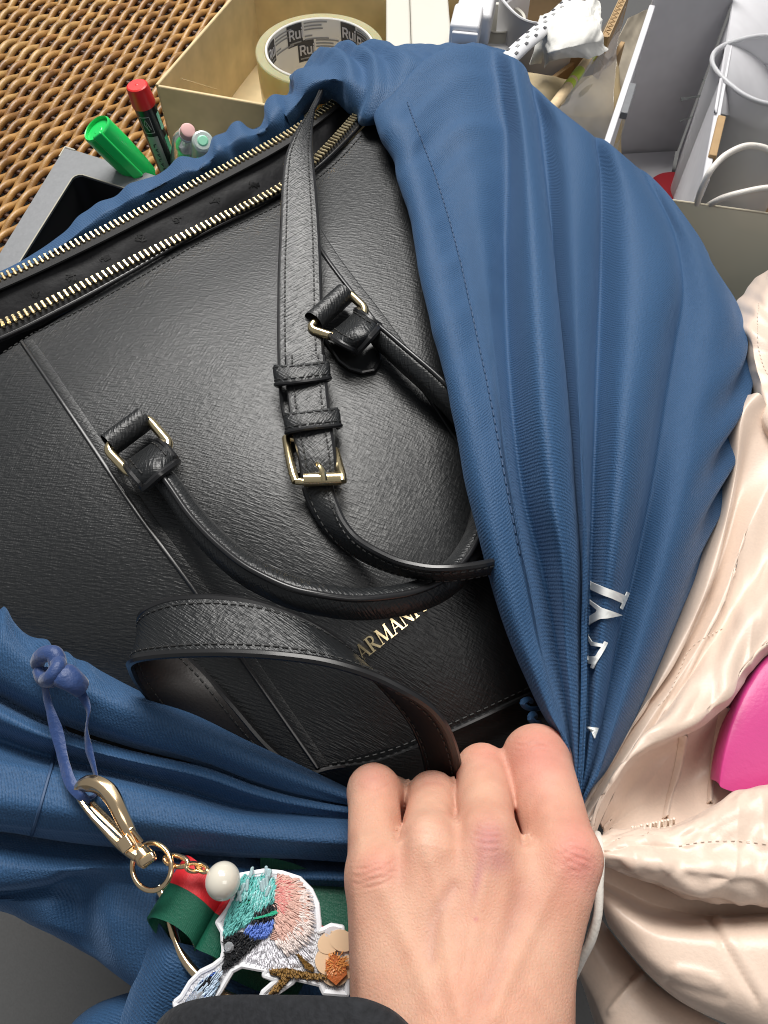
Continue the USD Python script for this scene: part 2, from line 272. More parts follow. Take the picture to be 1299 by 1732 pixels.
# seams of the front panel
def onbag(pts, n=80, lift=0.0003): q = spl(np.c_[np.array(pts, float), np.zeros(len(pts))], n)[:, :2]; return front.at(q, lift)
seamL = [(38, 580), (130, 715), (235, 870), (335, 1005), (420, 1128), (538, 1298)]; seamR = [(500, 352), (553, 438), (640, 552), (760, 725), (860, 900), (950, 1130)]
for sgn, s in ((1, seamL), (1, seamR)):
    p, n = onbag(s); part(bag, 'panel_seam', tube(p + n * 0.0002, 0.0011, 8, sx=1.0, sy=.8), m_edge)
    off = [(x + 11, y - 3) for x, y in s]; p2, n2 = onbag(off); part(bag, 'stitching', dashes(p2, n2), m_thread, smooth=False, kind='stuff')
    strip = np.stack([onbag([(x + o, y - o * .3) for x, y in s], 80, h)[0] for o, h in ((1, .0004), (6, .0006), (17, .0005), (19, .0001))]); part(bag, 'seam_overlap', sheet(strip, 0.0008), m_leather)
for s in ([(545, 1292), (640, 1275), (758, 1226), (880, 1170), (950, 1135)], [(0, 592), (110, 538), (200, 490), (350, 404), (475, 345), (552, 290), (612, 228)]):
    p, n = onbag(s); part(bag, 'stitching', dashes(p, n), m_thread, smooth=False, kind='stuff')
p, n = onbag([(420, 1372), (545, 1302), (640, 1286), (758, 1238), (880, 1182), (955, 1146)]); part(bag, 'panel_seam', tube(p, 0.0012, 8), m_edge)
# gold letters: serif capitals on a unit cap height
def bar(a, b, w): return LineString([a, b]).buffer(w / 2, cap_style=2)
def srf(x, y, w): return sbox(x - w / 2, y, x + w / 2, y + 0.055) if y < .5 else sbox(x - w / 2, y - 0.055, x + w / 2, y)
TN, TK = 0.075, 0.17
def glyph(c):
    if c == 'A': return union_all([bar((.12, 0), (.47, 1), TN), bar((.80, 0), (.45, 1.0), TK), bar((.24, .34), (.68, .34), TN * .8), srf(.12, 0, .26), srf(.80, 0, .32)]).intersection(sbox(-1, 0, 2, 1)), .95
    if c == 'R': return union_all([bar((.2, 0), (.2, 1), TK), affinity.scale(Point(.42, .74).buffer(1, 32), .30, .26).difference(affinity.scale(Point(.38, .74).buffer(1, 32), .19, .185)).intersection(sbox(.2, 0, 1, 1)), bar((.38, .5), (.78, 0), TK), srf(.2, 0, .34), srf(.2, 1, .34), srf(.80, 0, .2)]), .93
    if c == 'M': return union_all([bar((.13, 0), (.2, 1), TN), bar((.22, 1), (.60, .05), TK), bar((.98, 1), (.60, .05), TN), bar((1.0, 0), (.96, 1), TK), srf(.13, 0, .24), srf(1.0, 0, .3), srf(.17, 1, .2), srf(1.0, 1, .22)]).intersection(sbox(-1, 0, 2, 1)), 1.2
    if c == 'N': return union_all([bar((.15, 0), (.15, 1), TN), bar((.15, .98), (.85, .02), TK), bar((.85, 0), (.85, 1), TN), srf(.15, 0, .24), srf(.10, 1, .22), srf(.85, 1, .24)]).intersection(sbox(-1, 0, 2, 1)), 1.02
    if c == 'I': return union_all([bar((.2, 0), (.2, 1), TK), srf(.2, 0, .34), srf(.2, 1, .34)]), .44
    return union_all([bar((.34, .15), (.34, 1), TK), srf(.34, 1, .34), bar((.34, .16), (.2, 0.03), TN), bar((.2, .03), (.02, .08), TN), Point(.05, .12).buffer(.08)]), .55
bx, by, o = np.array([17.6, -14.0]), np.array([-15.8, -22.0]), np.array([613., 1118.]); x0 = 0
for c in 'ARMANI J':
    if c == ' ': x0 += .35; continue
    g, w = glyph(c)
    part(bag, 'logo_letter', drape(g, front, 0.0016, 0.0016, lambda q: o + (q[:, :1] + x0) * bx + q[:, 1:2] * by, 0.3), m_gold, smooth=30); x0 += w
# shoulder strap: from the far corner down to its buckle
def ribbon(a, b, th, n=120, crown=0.0006, byindex=False):
    A, B = spl(P(a), n, byindex), spl(P(b), n, byindex); w = np.linspace(0, 1, 9)[:, None, None]; g = A + (B - A) * w
    e = gnorm(g, False); e = e if e[..., 2].mean() > 0 else -e
    return g + e * (crown * (1 - (2 * w - 1) ** 2))
def stitched(parent, g, frac, n=None):
    e = gnorm(g, False); e = e if e[..., 2].mean() > 0 else -e; nr = g.shape[0] - 1
    for f in frac:
        k = f * nr; k0 = int(k); p = g[k0] * (1 - k + k0) + g[min(k0 + 1, nr)] * (k - k0); part(parent, 'stitching', dashes(p + e[k0] * .0002, e[k0]), m_thread, smooth=False, kind='stuff')
def strap(name, g, th=0.003, fr=(0.13, 0.87), label=None):
    p = part(bag, name, sheet(g, th), m_strap, label=label); stitched(p, g, fr)
    e = gnorm(g, False); e = e if e[..., 2].mean() > 0 else -e
    for k in (0, -1): part(p, 'edge_paint', tube(g[k] - e[k] * th / 2, th * .52, 8), m_edge)
    return p
sA = [(545, 140, 112), (535, 165, 130), (520, 193, 140), (508, 212, 143), (496, 235, 144), (484, 272, 144), (479, 326, 143), (477, 384, 142), (474, 450, 141), (473, 530, 140), (474, 620, 140), (480, 690, 140), (492, 740, 139), (500, 800, 138)]
sB = [(552, 138, 108), (543, 158, 126), (533, 180, 136), (528, 205, 140), (526, 235, 142), (527, 268, 143), (531, 316, 143), (536, 384, 142), (539, 450, 141), (541, 530, 140), (545, 620, 140), (551, 690, 140), (560, 740, 139), (566, 800, 138)]
strap('shoulder_strap', ribbon(sA, sB, .003))
g2 = ribbon([(486, 600, 145), (490, 660, 146), (497, 720, 146), (508, 770, 145), (513, 806, 143)], [(546, 600, 145), (550, 660, 146), (557, 720, 146), (564, 770, 145), (566, 800, 143)], .003, 60); strap('strap_tail', g2)
for a, b in ((((466, 617, 148), (500, 616, 150), (552, 610, 147)), ((470, 647, 148), (503, 644, 150), (554, 637, 147))), (((484, 698, 148), (515, 695, 150), (568, 689, 147)), ((488, 728, 148), (520, 722, 150), (572, 717, 147)))):
    k1, k2 = [(a[0][0] + 3, a[0][1] + 6, 139)] + list(a) + [(a[2][0] - 1, a[2][1] + 6, 139)], [(b[0][0] + 3, b[0][1] + 4, 139)] + list(b) + [(b[2][0] - 1, b[2][1] + 4, 139)]
    gk = ribbon(k1, k2, .002, 40); kp = part(bag, 'keeper_loop', sheet(gk, 0.002), m_strap); stitched(kp, gk, (.15, .85))
    part(kp, 'edge_paint', tube(gk[-1] - [0, 0, .001], .0011, 8), m_edge)
bu = P([(483, 745, 141), (490, 775, 143), (500, 815, 145), (505, 818, 145), (575, 815, 145), (580, 808, 145), (573, 785, 143), (568, 762, 140)])
bk_ = part(bag, 'buckle', cat([tube(spl(P([(484, 741, 139), (487, 760, 142), (497, 806, 145), (501, 815, 145)]), 20), 0.0019, 12), tube(spl(P([(567, 762, 139), (573, 785, 142), (579, 808, 145), (579, 815, 145)]), 20), 0.0019, 12), tube(P([(500, 814, 145), (518, 815, 145)]), .0016, 12), tube(P([(484, 741, 139), (566, 757, 135)]), .0018, 10)]), m_gold)
part(bk_, 'roller', tube(P([(514, 812, 146), (577, 809, 146)]), 0.0029, 16), m_gold)
part(bk_, 'prong', tube(spl(P([(536, 784, 149), (541, 790, 150.5), (546, 799, 150), (548, 812, 148)]), 12), np.linspace(.0009, .0015, 12), 8), m_gold)
g3 = ribbon([(514, 824, 141), (534, 875, 138), (571, 922, 134), (625, 956, 135), (690, 977, 143), (745, 984, 147), (820, 974, 144), (880, 950, 122)], [(558, 818, 143), (573, 872, 144), (592, 905, 145), (632, 936, 149), (690, 960, 154), (742, 967, 156), (820, 958, 152), (880, 930, 130)], .003, 90); strap('shoulder_strap', g3)
N_ = [(400, 1330, 92), (330, 1258, 99), (262, 1188, 112), (232, 1150, 125), (221, 1126, 137), (230, 1114, 148), (275, 1107, 155), (337, 1104, 160), (395, 1104, 163), (466, 1108, 165), (538, 1117, 165), (595, 1131, 163), (640, 1147, 160), (686, 1170, 157), (729, 1199, 150), (757, 1238, 140), (772, 1285, 128), (778, 1345, 108)]
F_ = [(485, 1290, 100), (447, 1257, 103), (385, 1185, 110), (330, 1128, 113), (270, 1080, 122), (238, 1052, 138), (252, 1030, 149), (290, 1016, 154), (340, 1012, 157), (409, 1017, 159), (490, 1041, 158), (562, 1080, 152), (612, 1122, 143), (648, 1160, 134), (682, 1199, 127), (706, 1238, 122), (720, 1278, 116), (730, 1340, 105)]
A, B = spl(P(N_), 170, True), spl(P(F_), 170, True); w = np.linspace(0, 1, 9)[:, None, None]; g4 = A + (B - A) * w
n4 = np.cross(np.gradient(g4, axis=1), np.gradient(g4, axis=0)); n4 /= np.linalg.norm(n4, axis=2, keepdims=True); n4 = n4 if n4[4, 90, 2] > 0 else -n4
sp = part(bag, 'strap_loop', sheet(g4 + n4 * .0012, 0.0012), m_strap)
part(sp, 'strap_back', sheet(g4 - n4 * .0002, 0.0012), m_under)
for k in (0, -1): part(sp, 'edge_paint', tube(g4[k], .0017, 8), m_edge)
for k in (1, 7): part(sp, 'stitching', cat([dashes(g4[k] + n4[k] * .0014, n4[k]), dashes(g4[k] - n4[k] * .0016, n4[k])]), m_thread, smooth=False, kind='stuff')
# rolled carrying handle with its two ring tabs
hp = spl(P([(272, 800, 144), (292, 826, 144), (330, 880, 147), (380, 932, 152), (440, 975, 157), (520, 1007, 158), (600, 1019, 153), (668, 1014, 147), (730, 996, 140), (780, 955, 133), (814, 890, 128), (824, 800, 128), (796, 720, 134), (738, 655, 140), (690, 612, 142), (650, 576, 141), (632, 560, 140)]), 160)
prof = [(-1, -.45), (-.95, 0.1), (-.7, .6), (-.25, .92), (0, 1.0), (.25, .92), (.7, .6), (.95, .1), (1, -.45), (.6, -.8), (0, -.9), (-.6, -.8)]
tt = np.linspace(0, 1, 160); rad = 0.0062 * (0.72 + .28 * np.sin(np.pi * np.clip(tt, 0, 1)) ** .5)
hd = part(bag, 'handle', tubeuv(hp, rad, prof, np.array([0, 0, 1.0])), m_strap)
t_, a_, b_ = frames(hp, up=np.array([0, 0, 1.0])); part(hd, 'edge_paint', tube(hp + a_ * (rad * -.22)[:, None] + b_ * (rad * 1.0)[:, None], 0.0013, 10), m_edge)
def tabset(ring, tabq, sleeve, thr, base_tab=None):
    c = P(ring); loop = []
    for k in range(4):
        p0, p1, p2 = c[k - 1], c[k], c[(k + 1) % 4]; u1 = (p0 - p1) / np.linalg.norm(p0 - p1); u2 = (p2 - p1) / np.linalg.norm(p2 - p1); r = 0.0045
        for s in np.linspace(0, 1, 7): loop.append(p1 + u1 * r * (1 - s) ** 2 + u2 * r * s ** 2)
    part(bag, 'handle_ring', tube(np.array(loop), 0.0022, 12, closed=True), m_gold)
    s = P(sleeve); part(bag, 'ring_sleeve', tubeuv(s[0] + np.linspace(0, 1, 12)[:, None] * (s[1] - s[0]), 0.0055, circ(18), np.array([0, 0, 1.0])), m_strap)
    q = [P(x) for x in tabq]; g = loft(q, 20, 20); tp = part(bag, 'handle_tab', sheet(g, 0.003), m_strap)
    for k in (0, -1): part(tp, 'edge_paint', tube(g[:, k] - [0, 0, .001], .0016, 8), m_edge)
    part(tp, 'edge_paint', tube(np.vstack([g[-1]]) - [0, 0, .0005], .0019, 8), m_edge)
    k1 = g[1:-2, 2]; part(tp, 'stitching', cat([dashes(g[1:-3, 3] + [0, 0, .0004], gnorm(g)[1:-3, 3]), dashes(g[1:-3, -4] + [0, 0, .0004], gnorm(g)[1:-3, -4])]), m_thread, smooth=False, kind='stuff')
tabset([(179, 758, 141), (247, 705, 141), (290, 753, 141), (222, 804, 141)],
       [[(210, 782, 138), (235, 764, 139), (263, 744, 138)], [(216, 792, 146), (243, 772, 148), (275, 749, 146)], [(222, 800, 148), (250, 780, 151), (283, 757, 148)], [(234, 814, 148), (262, 791, 152), (292, 768, 148)], [(243, 825, 145), (270, 802, 151), (299, 779, 145)]], [(184, 753, 140), (246, 707, 140)], 0)
tabset([(522, 556, 141), (586, 493, 140), (620, 523, 140), (590, 578, 142)],
       [[(556, 562, 138), (580, 545, 139), (602, 522, 138)], [(564, 570, 146), (590, 552, 148), (611, 527, 146)], [(576, 578, 148), (601, 560, 151), (622, 535, 148)], [(592, 586, 147), (614, 566, 151), (634, 543, 147)], [(604, 593, 143), (626, 570, 149), (641, 549, 143)]], [(530, 545, 140), (583, 497, 139)], 0)
bt = Polygon([(548, 575), (575, 615), (592, 628), (612, 634), (632, 630), (642, 615), (640, 600), (612, 560)]).buffer(-3).buffer(3)
tq = part(bag, 'handle_base_tab', drape(bt, front, 0.0022, 0.002, size=5), m_strap, smooth=30)
p, n = front.at(np.array(bt.exterior.coords), 0.0018); part(tq, 'edge_paint', tube(p[:-1], .0011, 8, closed=True), m_edge)
# ------------------------------------------------------------------ blue drawstring pouch (the dust bag of the handbag)
pouch = thing('dust_pouch', 'large blue satin drawstring pouch with white letters, holding the black handbag', 'cloth pouch', (0.05, 0.25, T))
rimv = [(622, 200), (640, 235), (660, 275), (668, 310), (685, 360), (697, 430), (712, 500), (735, 600), (750, 660), (765, 740), (775, 800), (800, 900), (815, 960), (840, 1040), (862, 1100), (884, 1152), (915, 1215), (955, 1275)]
def hz(pts, z): return [(a, b, z) for a, b in pts]
def zr(pts, zs): return [(a, b, z) for (a, b), z in zip(pts, np.interp(np.linspace(0, 1, len(pts)), np.linspace(0, 1, len(zs)), zs))]
K = [zr([(x + 26, y + 4) for x, y in rimv], (118, 120, 122, 116, 112)), zr([(x + 8, y) for x, y in rimv], (122, 124, 126, 119, 114)), zr(rimv, (128, 130, 132, 125, 118)),
     zr([(x + 9, y - 3) for x, y in rimv], (134, 136, 138, 132, 122)),
     zr([(650, 175), (680, 230), (705, 310), (735, 430), (758, 540), (782, 640), (805, 760), (826, 870), (850, 970), (882, 1080), (925, 1200), (962, 1278)], (138, 140, 142, 138, 128)),
     zr([(684, 150), (702, 210), (740, 310), (775, 430), (800, 540), (822, 640), (846, 760), (866, 870), (885, 970), (908, 1080), (938, 1200), (965, 1280)], (134, 136, 139, 134, 125)),
     zr([(760, 84), (790, 250), (815, 400), (832, 550), (848, 700), (868, 850), (897, 1000), (925, 1130), (966, 1282)], (134, 140, 143, 137, 124)),
     zr([(835, 90), (858, 250), (854, 450), (858, 580), (866, 700), (882, 830), (915, 960), (940, 1080), (968, 1284)], (128, 129, 131, 127, 120)),
     zr([(868, 100), (882, 200), (891, 300), (902, 450), (910, 580), (920, 700), (936, 850), (953, 960), (955, 1080), (972, 1285)], (140, 146, 152, 148, 128)),
     zr([(893, 116), (906, 200), (920, 300), (934, 450), (945, 580), (957, 700), (969, 850), (978, 960), (977, 1080), (978, 1287)], (134, 141, 146, 141, 127)),
     zr([(898, 150), (912, 210), (922, 300), (936, 450), (948, 580), (961, 700), (973, 850), (982, 960), (982, 1080), (980, 1290)], (124, 127, 129, 126, 120)),
     zr([(950, 195), (960, 250), (968, 320), (972, 450), (975, 580), (980, 700), (986, 850), (989, 960), (988, 1080), (983, 1290)], (134, 141, 146, 142, 128)),
     zr([(998, 233), (1005, 290), (1007, 450), (1003, 580), (999, 700), (995, 850), (993, 960), (990, 1080), (986, 1292)], (132, 138, 141, 138, 127)),
     zr([(1006, 240), (1012, 290), (1013, 450), (1009, 580), (1005, 700), (1000, 850), (997, 960), (994, 1080), (988, 1294)], (123, 126, 128, 124, 118)),
     zr([(1040, 250), (1060, 330), (1068, 450), (1064, 580), (1052, 700), (1040, 850), (1030, 960), (1015, 1080), (992, 1296)], (134, 142, 147, 141, 124)),
     zr([(1078, 280), (1120, 375), (1140, 460), (1122, 580), (1100, 700), (1083, 830), (1062, 930), (1032, 1080), (996, 1300)], (128, 138, 144, 139, 123)),
     zr([(1090, 292), (1134, 390), (1150, 480), (1133, 600), (1113, 715), (1096, 830), (1074, 945), (1042, 1090), (1000, 1303)], (120, 126, 128, 122, 116)),
     zr([(1140, 348), (1180, 440), (1200, 540), (1180, 680), (1158, 800), (1126, 920), (1080, 1080), (1012, 1302)], (121, 131, 138, 138, 130)),
     zr([(1180, 408), (1225, 490), (1250, 560), (1238, 680), (1206, 820), (1165, 950), (1105, 1110), (1022, 1300)], (112, 117, 122, 126, 126)),
     zr([(1192, 428), (1240, 507), (1263, 575), (1258, 660), (1222, 820), (1183, 950), (1118, 1120), (1030, 1302)], (98, 102, 106, 110, 112)),
     zr([(1192, 430), (1240, 510), (1262, 580), (1255, 665), (1218, 825), (1178, 955), (1112, 1125), (1028, 1305)], (50, 50, 50, 55, 70))]
K = [[(a, b_, z + 18 * math.exp(-((k / (len(c) - 1) - .55) / .3) ** 2) * (1 if z > 80 else 0) * (1 if i_ < 14 else max(0, 1 - (i_ - 13) / 4))) for k, (a, b_, z) in enumerate(c)] for i_, c in enumerate(K)]
mz = [np.mean([p[2] for p in c]) for c in K]
dz = [0.6 * (mz[i_] - np.mean(mz[max(0, i_ - 2):i_ + 3])) if 4 <= i_ <= 16 else 0 for i_ in range(len(K))]
K = [[(a, b_, z + dz[i_] * math.sin(math.pi * min(1, .25 + .6 * k / (len(c) - 1)))) for k, (a, b_, z) in enumerate(c)] for i_, c in enumerate(K)]
K = [c + [(978 + (c[-1][0] - 985) * .45, 1345, c[-1][2] - 4), (970 + (c[-1][0] - 985) * .3, 1385, c[-1][2] - 14)] for c in K]
K = [[(c[0][0], c[0][1] + 12, c[0][2] - 55), (c[0][0], c[0][1] + 3, c[0][2] - 22)] + c for c in K]
flg = loft([P(c) for c in K], 200, 280)
tv = np.linspace(0, 1, 280)[:, None]; su = np.linspace(0, 1, 200)[None, :]
edge_f = np.exp(-((tv - 0.12) / 0.09) ** 2) * np.clip(1.2 - su * 1.4, 0.12, 1)
flg = wrinkle(flg, 0.0085, 0.024, 0.03, 21, 2, fade=edge_f)
from scipy.ndimage import gaussian_filter1d
flg = gaussian_filter1d(flg, 4.5, axis=0, mode='nearest')
flg = wrinkle(flg, 0.003, 0.16, 0.05, 22, 2, fade=np.clip((tv - .2) * 5, 0, 1) * np.clip(1.3 - su, .3, 1))
dg = np.exp(-(((tv - .88) / .06) ** 2 + ((su - .52) / .13) ** 2)); flg = flg + gnorm(flg) * (0.005 * np.sin(14 * (su * 4 + tv * 9)) * dg)[..., None]
flap = Surf(flg); um = pix(flg[:, 135])[:, 0]; r0 = int(np.argmin(np.abs(um[:250] - 999))); r1 = int(np.argmin(np.abs(um[:250] - 1105))); lflap = Surf(flg[max(r0, 100):max(r1, 130)])
fl = part(pouch, 'front_flap', sheet(flg, 0.0006), m_blue)
q = spl(np.array([(684, 160, 0), (702, 210, 0), (740, 310, 0), (775, 430, 0), (800, 540, 0), (822, 640, 0), (846, 760, 0), (866, 870, 0), (880, 940, 0)], float), 120)[:, :2]; p, n = flap.at(q, .0004)
part(fl, 'stitching', dashes(p, n, 0.0042, .75, .00035), m_bthread, smooth=False, kind='stuff')
for nm, polys in (('I', [[(998, 983), (997, 995), (1049, 1019), (1055, 1007)], [(1058, 1001), (1062, 1003), (1050, 1030), (1047, 1028)]]), ('N', [[(998, 1014), (1018, 1028), (1049, 1040), (1016, 1047), (996, 1058), (996, 1045), (1011, 1036), (1013, 1032), (998, 1019)]]),
                  ('A', [[(995, 1073), (1004, 1086), (1021, 1090), (1021, 1095), (1003, 1092), (995, 1078)], [(1021, 1085), (1025, 1087), (1006, 1131), (1002, 1129)], [(993, 1110), (992, 1120), (1006, 1124), (1011, 1111)]]), ('M', [[(996, 1230), (1009, 1231), (1003, 1248), (1001, 1238)]])):
    part(fl, 'printed_letter', drape(union_all([Polygon(p).buffer(0.4) for p in polys]), lflap, 0.0008, 0.0004, size=2), m_print, smooth=30)
# gathered rim over the top corner
top = P([(470, 178, 96), (492, 150, 100), (505, 122, 104), (542, 95, 108), (590, 86, 110), (650, 82, 112), (720, 82, 112), (790, 75, 106), (860, 92, 88)])
mid = P([(478, 186, 112), (500, 158, 116), (518, 132, 120), (556, 112, 126), (600, 112, 130), (655, 112, 134), (715, 110, 136), (780, 88, 124), (850, 100, 102)])
mid2 = P([(484, 196, 116), (506, 170, 120), (524, 150, 124), (558, 134, 130), (604, 142, 134), (650, 146, 137), (690, 140, 136), (720, 120, 122), (810, 110, 104)])
lowr = P([(490, 212, 108), (510, 186, 112), (526, 168, 115), (552, 156, 118), (600, 184, 124), (624, 203, 128), (652, 190, 128), (684, 152, 118), (770, 120, 98)])
und = P([(492, 216, 95), (514, 196, 97), (532, 180, 98), (562, 176, 100), (600, 196, 104), (630, 212, 110), (660, 205, 112), (690, 180, 108), (770, 140, 96)])
back0 = P([(472, 184, 40), (494, 156, 40), (508, 128, 40), (544, 100, 40), (592, 92, 40), (652, 88, 40), (722, 88, 40), (792, 80, 40), (850, 90, 40)])
gr = loft([back0, top, mid, mid2, lowr, und], 150, 80); s = np.linspace(0, 1, 150)[None, :]
ruf = np.sin(s * 2 * np.pi * 8.5 + 1.2 * np.sin(s * 17)) * 0.0042 * np.exp(-((s - .3) / .3) ** 2) * np.sin(np.linspace(0, np.pi, 80))[:, None]
gr = gr + gnorm(gr) * ruf[..., None]; gr = wrinkle(gr, 0.003, 0.02, 0.03, 31, 3, fade=np.sin(np.linspace(0, np.pi, 80))[:, None])
grp = part(pouch, 'gathered_rim', sheet(gr, 0.0006), m_blue2); gs = Surf(gr[15:60])
# the back layer behind the zip
out = P([(-60, 480, 96), (0, 462, 98), (40, 443, 100), (100, 402, 102), (165, 345, 104), (215, 318, 105), (280, 290, 104), (305, 272, 104), (330, 272, 104), (350, 250, 105), (390, 218, 106), (420, 213, 105), (450, 195, 105), (470, 165, 106), (500, 150, 106)])
ob = out + (0, 0, -0.1); mi = P([(-60, 490, 106), (0, 470, 107), (50, 450, 109), (110, 412, 111), (175, 362, 113), (225, 336, 115), (285, 306, 115), (312, 292, 115), (335, 288, 114), (360, 268, 115), (396, 240, 115), (425, 230, 114), (455, 212, 114), (476, 186, 115), (505, 170, 114)])
inn = P([(-60, 506, 100), (0, 480, 101), (55, 458, 102), (115, 428, 103), (185, 390, 104), (240, 362, 104), (298, 330, 104), (325, 318, 104), (345, 305, 104), (375, 290, 104), (408, 274, 103), (435, 258, 103), (465, 242, 103), (490, 225, 103), (520, 200, 102)])
inb = inn + (0.004, -0.008, -0.03)
gb = loft([ob, out, mi, inn, inb], 200, 50); gb = gb + gnorm(gb) * (.0035 * np.sin(np.linspace(0, 2 * np.pi * 9, 200) + 1.5 * np.sin(np.linspace(0, 17, 200)))[None] * np.sin(np.linspace(0, np.pi, 50))[:, None] * np.clip(np.linspace(-.35, 1.2, 200), 0, 1)[None])[..., None]; gb = wrinkle(gb, 0.005, 0.02, 0.05, 41, 2, fade=np.sin(np.linspace(0, np.pi, 50))[:, None] * np.clip(np.linspace(-.1, 1.3, 200), .1, 1)[None]); part(pouch, 'back_layer', sheet(gb, 0.0006), m_blue2)
# lower folds drawn towards the hand
D1 = [[(-40, 1010, 90), (0, 1032, 90), (60, 1078, 92), (127, 1113, 94), (190, 1150, 95), (260, 1185, 96), (330, 1214, 95), (420, 1258, 92), (500, 1294, 90), (600, 1340, 92)],
      [(-40, 1012, 110), (0, 1035, 112), (60, 1081, 114), (127, 1116, 115), (190, 1153, 116), (260, 1188, 116), (330, 1217, 115), (420, 1260, 112), (500, 1296, 110), (600, 1342, 114)],
      [(-40, 1060, 123), (0, 1080, 124), (60, 1120, 124), (127, 1156, 124), (190, 1188, 123), (260, 1212, 120), (330, 1242, 118), (420, 1283, 117), (500, 1318, 117), (605, 1355, 120)],
      [(-40, 1140, 112), (0, 1160, 112), (65, 1196, 111), (140, 1228, 110), (215, 1252, 110), (350, 1290, 108), (430, 1322, 108), (510, 1347, 111), (608, 1364, 116)],
      [(-40, 1157, 89), (0, 1178, 89), (65, 1214, 89), (140, 1242, 89), (215, 1265, 90), (350, 1298, 95), (430, 1327, 100), (510, 1351, 107), (608, 1367, 114)],
      [(-40, 1190, 116), (0, 1210, 116), (65, 1240, 116), (140, 1266, 114), (215, 1285, 112), (350, 1315, 112), (430, 1343, 112), (510, 1362, 115), (608, 1375, 119)],
      [(-40, 1240, 100), (0, 1252, 99), (65, 1274, 97), (165, 1298, 94), (300, 1333, 95), (415, 1367, 100), (510, 1377, 109), (608, 1383, 115)],
      [(-40, 1290, 119), (0, 1296, 119), (80, 1310, 118), (200, 1332, 117), (300, 1356, 116), (415, 1383, 117), (510, 1392, 118), (608, 1398, 120)],
      [(-40, 1345, 121), (0, 1350, 121), (80, 1362, 121), (200, 1378, 120), (300, 1394, 120), (415, 1412, 121), (510, 1420, 121), (608, 1424, 121)],
      [(-40, 1388, 114), (0, 1391, 114), (80, 1403, 113), (200, 1419, 112), (300, 1428, 112), (415, 1438, 113), (510, 1445, 114), (608, 1450, 116)],
      [(-40, 1405, 100), (0, 1408, 100), (80, 1420, 98), (200, 1433, 97), (300, 1442, 97), (415, 1450, 98), (510, 1456, 100), (608, 1462, 106)],
      [(-40, 1400, 88), (0, 1403, 88), (80, 1414, 86), (200, 1426, 86), (300, 1434, 86), (415, 1440, 86), (510, 1446, 88), (608, 1452, 92)]]
d1 = loft([P(c) for c in D1], 190, 170); tv = np.linspace(0, 1, 170)[:, None]; su = np.linspace(0, 1, 190)[None]
d1 = d1 + gnorm(d1) * (.0038 * np.sin(su * 2 * np.pi * 11 + 2.2 * np.sin(su * 21)) * np.exp(-((tv - .14) / .06) ** 2) * np.clip(1.1 - su * 2.4, 0, 1))[..., None]; d1 = wrinkle(d1, 0.005, 0.03, 0.012, 51, 2, fade=np.exp(-((tv - .13) / .08) ** 2) * np.clip(1.25 - su * 2.2, 0, 1)); d1 = wrinkle(d1, 0.0024, 0.11, 0.012, 52, 2, fade=np.clip(tv * 4, 0, 1))
lo = part(pouch, 'lower_folds', sheet(d1, 0.0006), m_blue2); ds = Surf(d1)
p, n = ds.at(spl(np.array([(96, 1245, 0), (90, 1285, 0), (78, 1330, 0), (64, 1380, 0), (54, 1412, 0)], float), 40)[:, :2], .0002); part(lo, 'seam', tube(p, .0007, 6), m_bthread)
D2 = [[(-40, 1398, 80), (0, 1400, 80), (80, 1412, 80), (200, 1424, 80), (300, 1432, 80), (415, 1440, 82), (605, 1450, 84)],
      [(-40, 1420, 93), (0, 1424, 93), (80, 1434, 93), (200, 1442, 92), (300, 1450, 92), (415, 1460, 94), (605, 1468, 98)],
      [(-40, 1462, 104), (0, 1466, 104), (80, 1472, 104), (200, 1466, 103), (300, 1472, 104), (415, 1480, 106), (605, 1487, 108)],
      [(-40, 1498, 100), (0, 1497, 100), (76, 1490, 101), (135, 1475, 101), (200, 1482, 100), (300, 1492, 100), (415, 1498, 100), (605, 1500, 100)],
      [(-40, 1514, 86), (0, 1511, 86), (76, 1500, 88), (132, 1484, 90), (200, 1497, 97), (300, 1512, 96), (415, 1520, 95), (605, 1520, 96)],
      [(-40, 1522, 90), (0, 1522, 90), (75, 1528, 91), (140, 1525, 82), (200, 1545, 98), (300, 1580, 98), (415, 1590, 95), (605, 1590, 92)],
      [(-40, 1531, 86), (0, 1535, 86), (75, 1560, 87), (146, 1585, 76), (200, 1610, 92), (300, 1645, 94), (415, 1680, 88), (605, 1700, 85)],
      [(-40, 1533, 72), (0, 1541, 72), (75, 1576, 72), (142, 1612, 68), (196, 1648, 72), (300, 1715, 80), (415, 1760, 70), (605, 1780, 60)],
      [(-40, 1530, 20), (0, 1538, 20), (75, 1573, 18), (140, 1609, 16), (194, 1644, 16), (300, 1715, 20), (415, 1760, 20), (605, 1780, 20)]]
d2 = wrinkle(loft([P(c) for c in D2], 150, 120), 0.0025, 0.05, 0.03, 61, 3); part(pouch, 'lower_folds', sheet(d2, 0.0006), m_blue2)
D3 = [[(262, 1560, 78), (250, 1600, 72), (236, 1650, 66), (222, 1700, 60), (205, 1760, 50)], [(264, 1560, 100), (254, 1602, 99), (241, 1650, 96), (228, 1698, 92), (210, 1760, 88)], [(290, 1590, 106), (284, 1630, 106), (272, 1680, 102), (258, 1720, 98), (240, 1770, 94)], [(340, 1600, 104), (345, 1640, 101), (340, 1690, 97), (325, 1730, 93), (310, 1780, 88)], [(420, 1600, 98), (430, 1650, 94), (430, 1700, 90), (420, 1750, 84), (410, 1790, 80)]]
part(pouch, 'lower_folds', sheet(wrinkle(loft([P(c) for c in D3], 60, 60), 0.0015, .04, .02, 63), 0.0006), m_blue2)
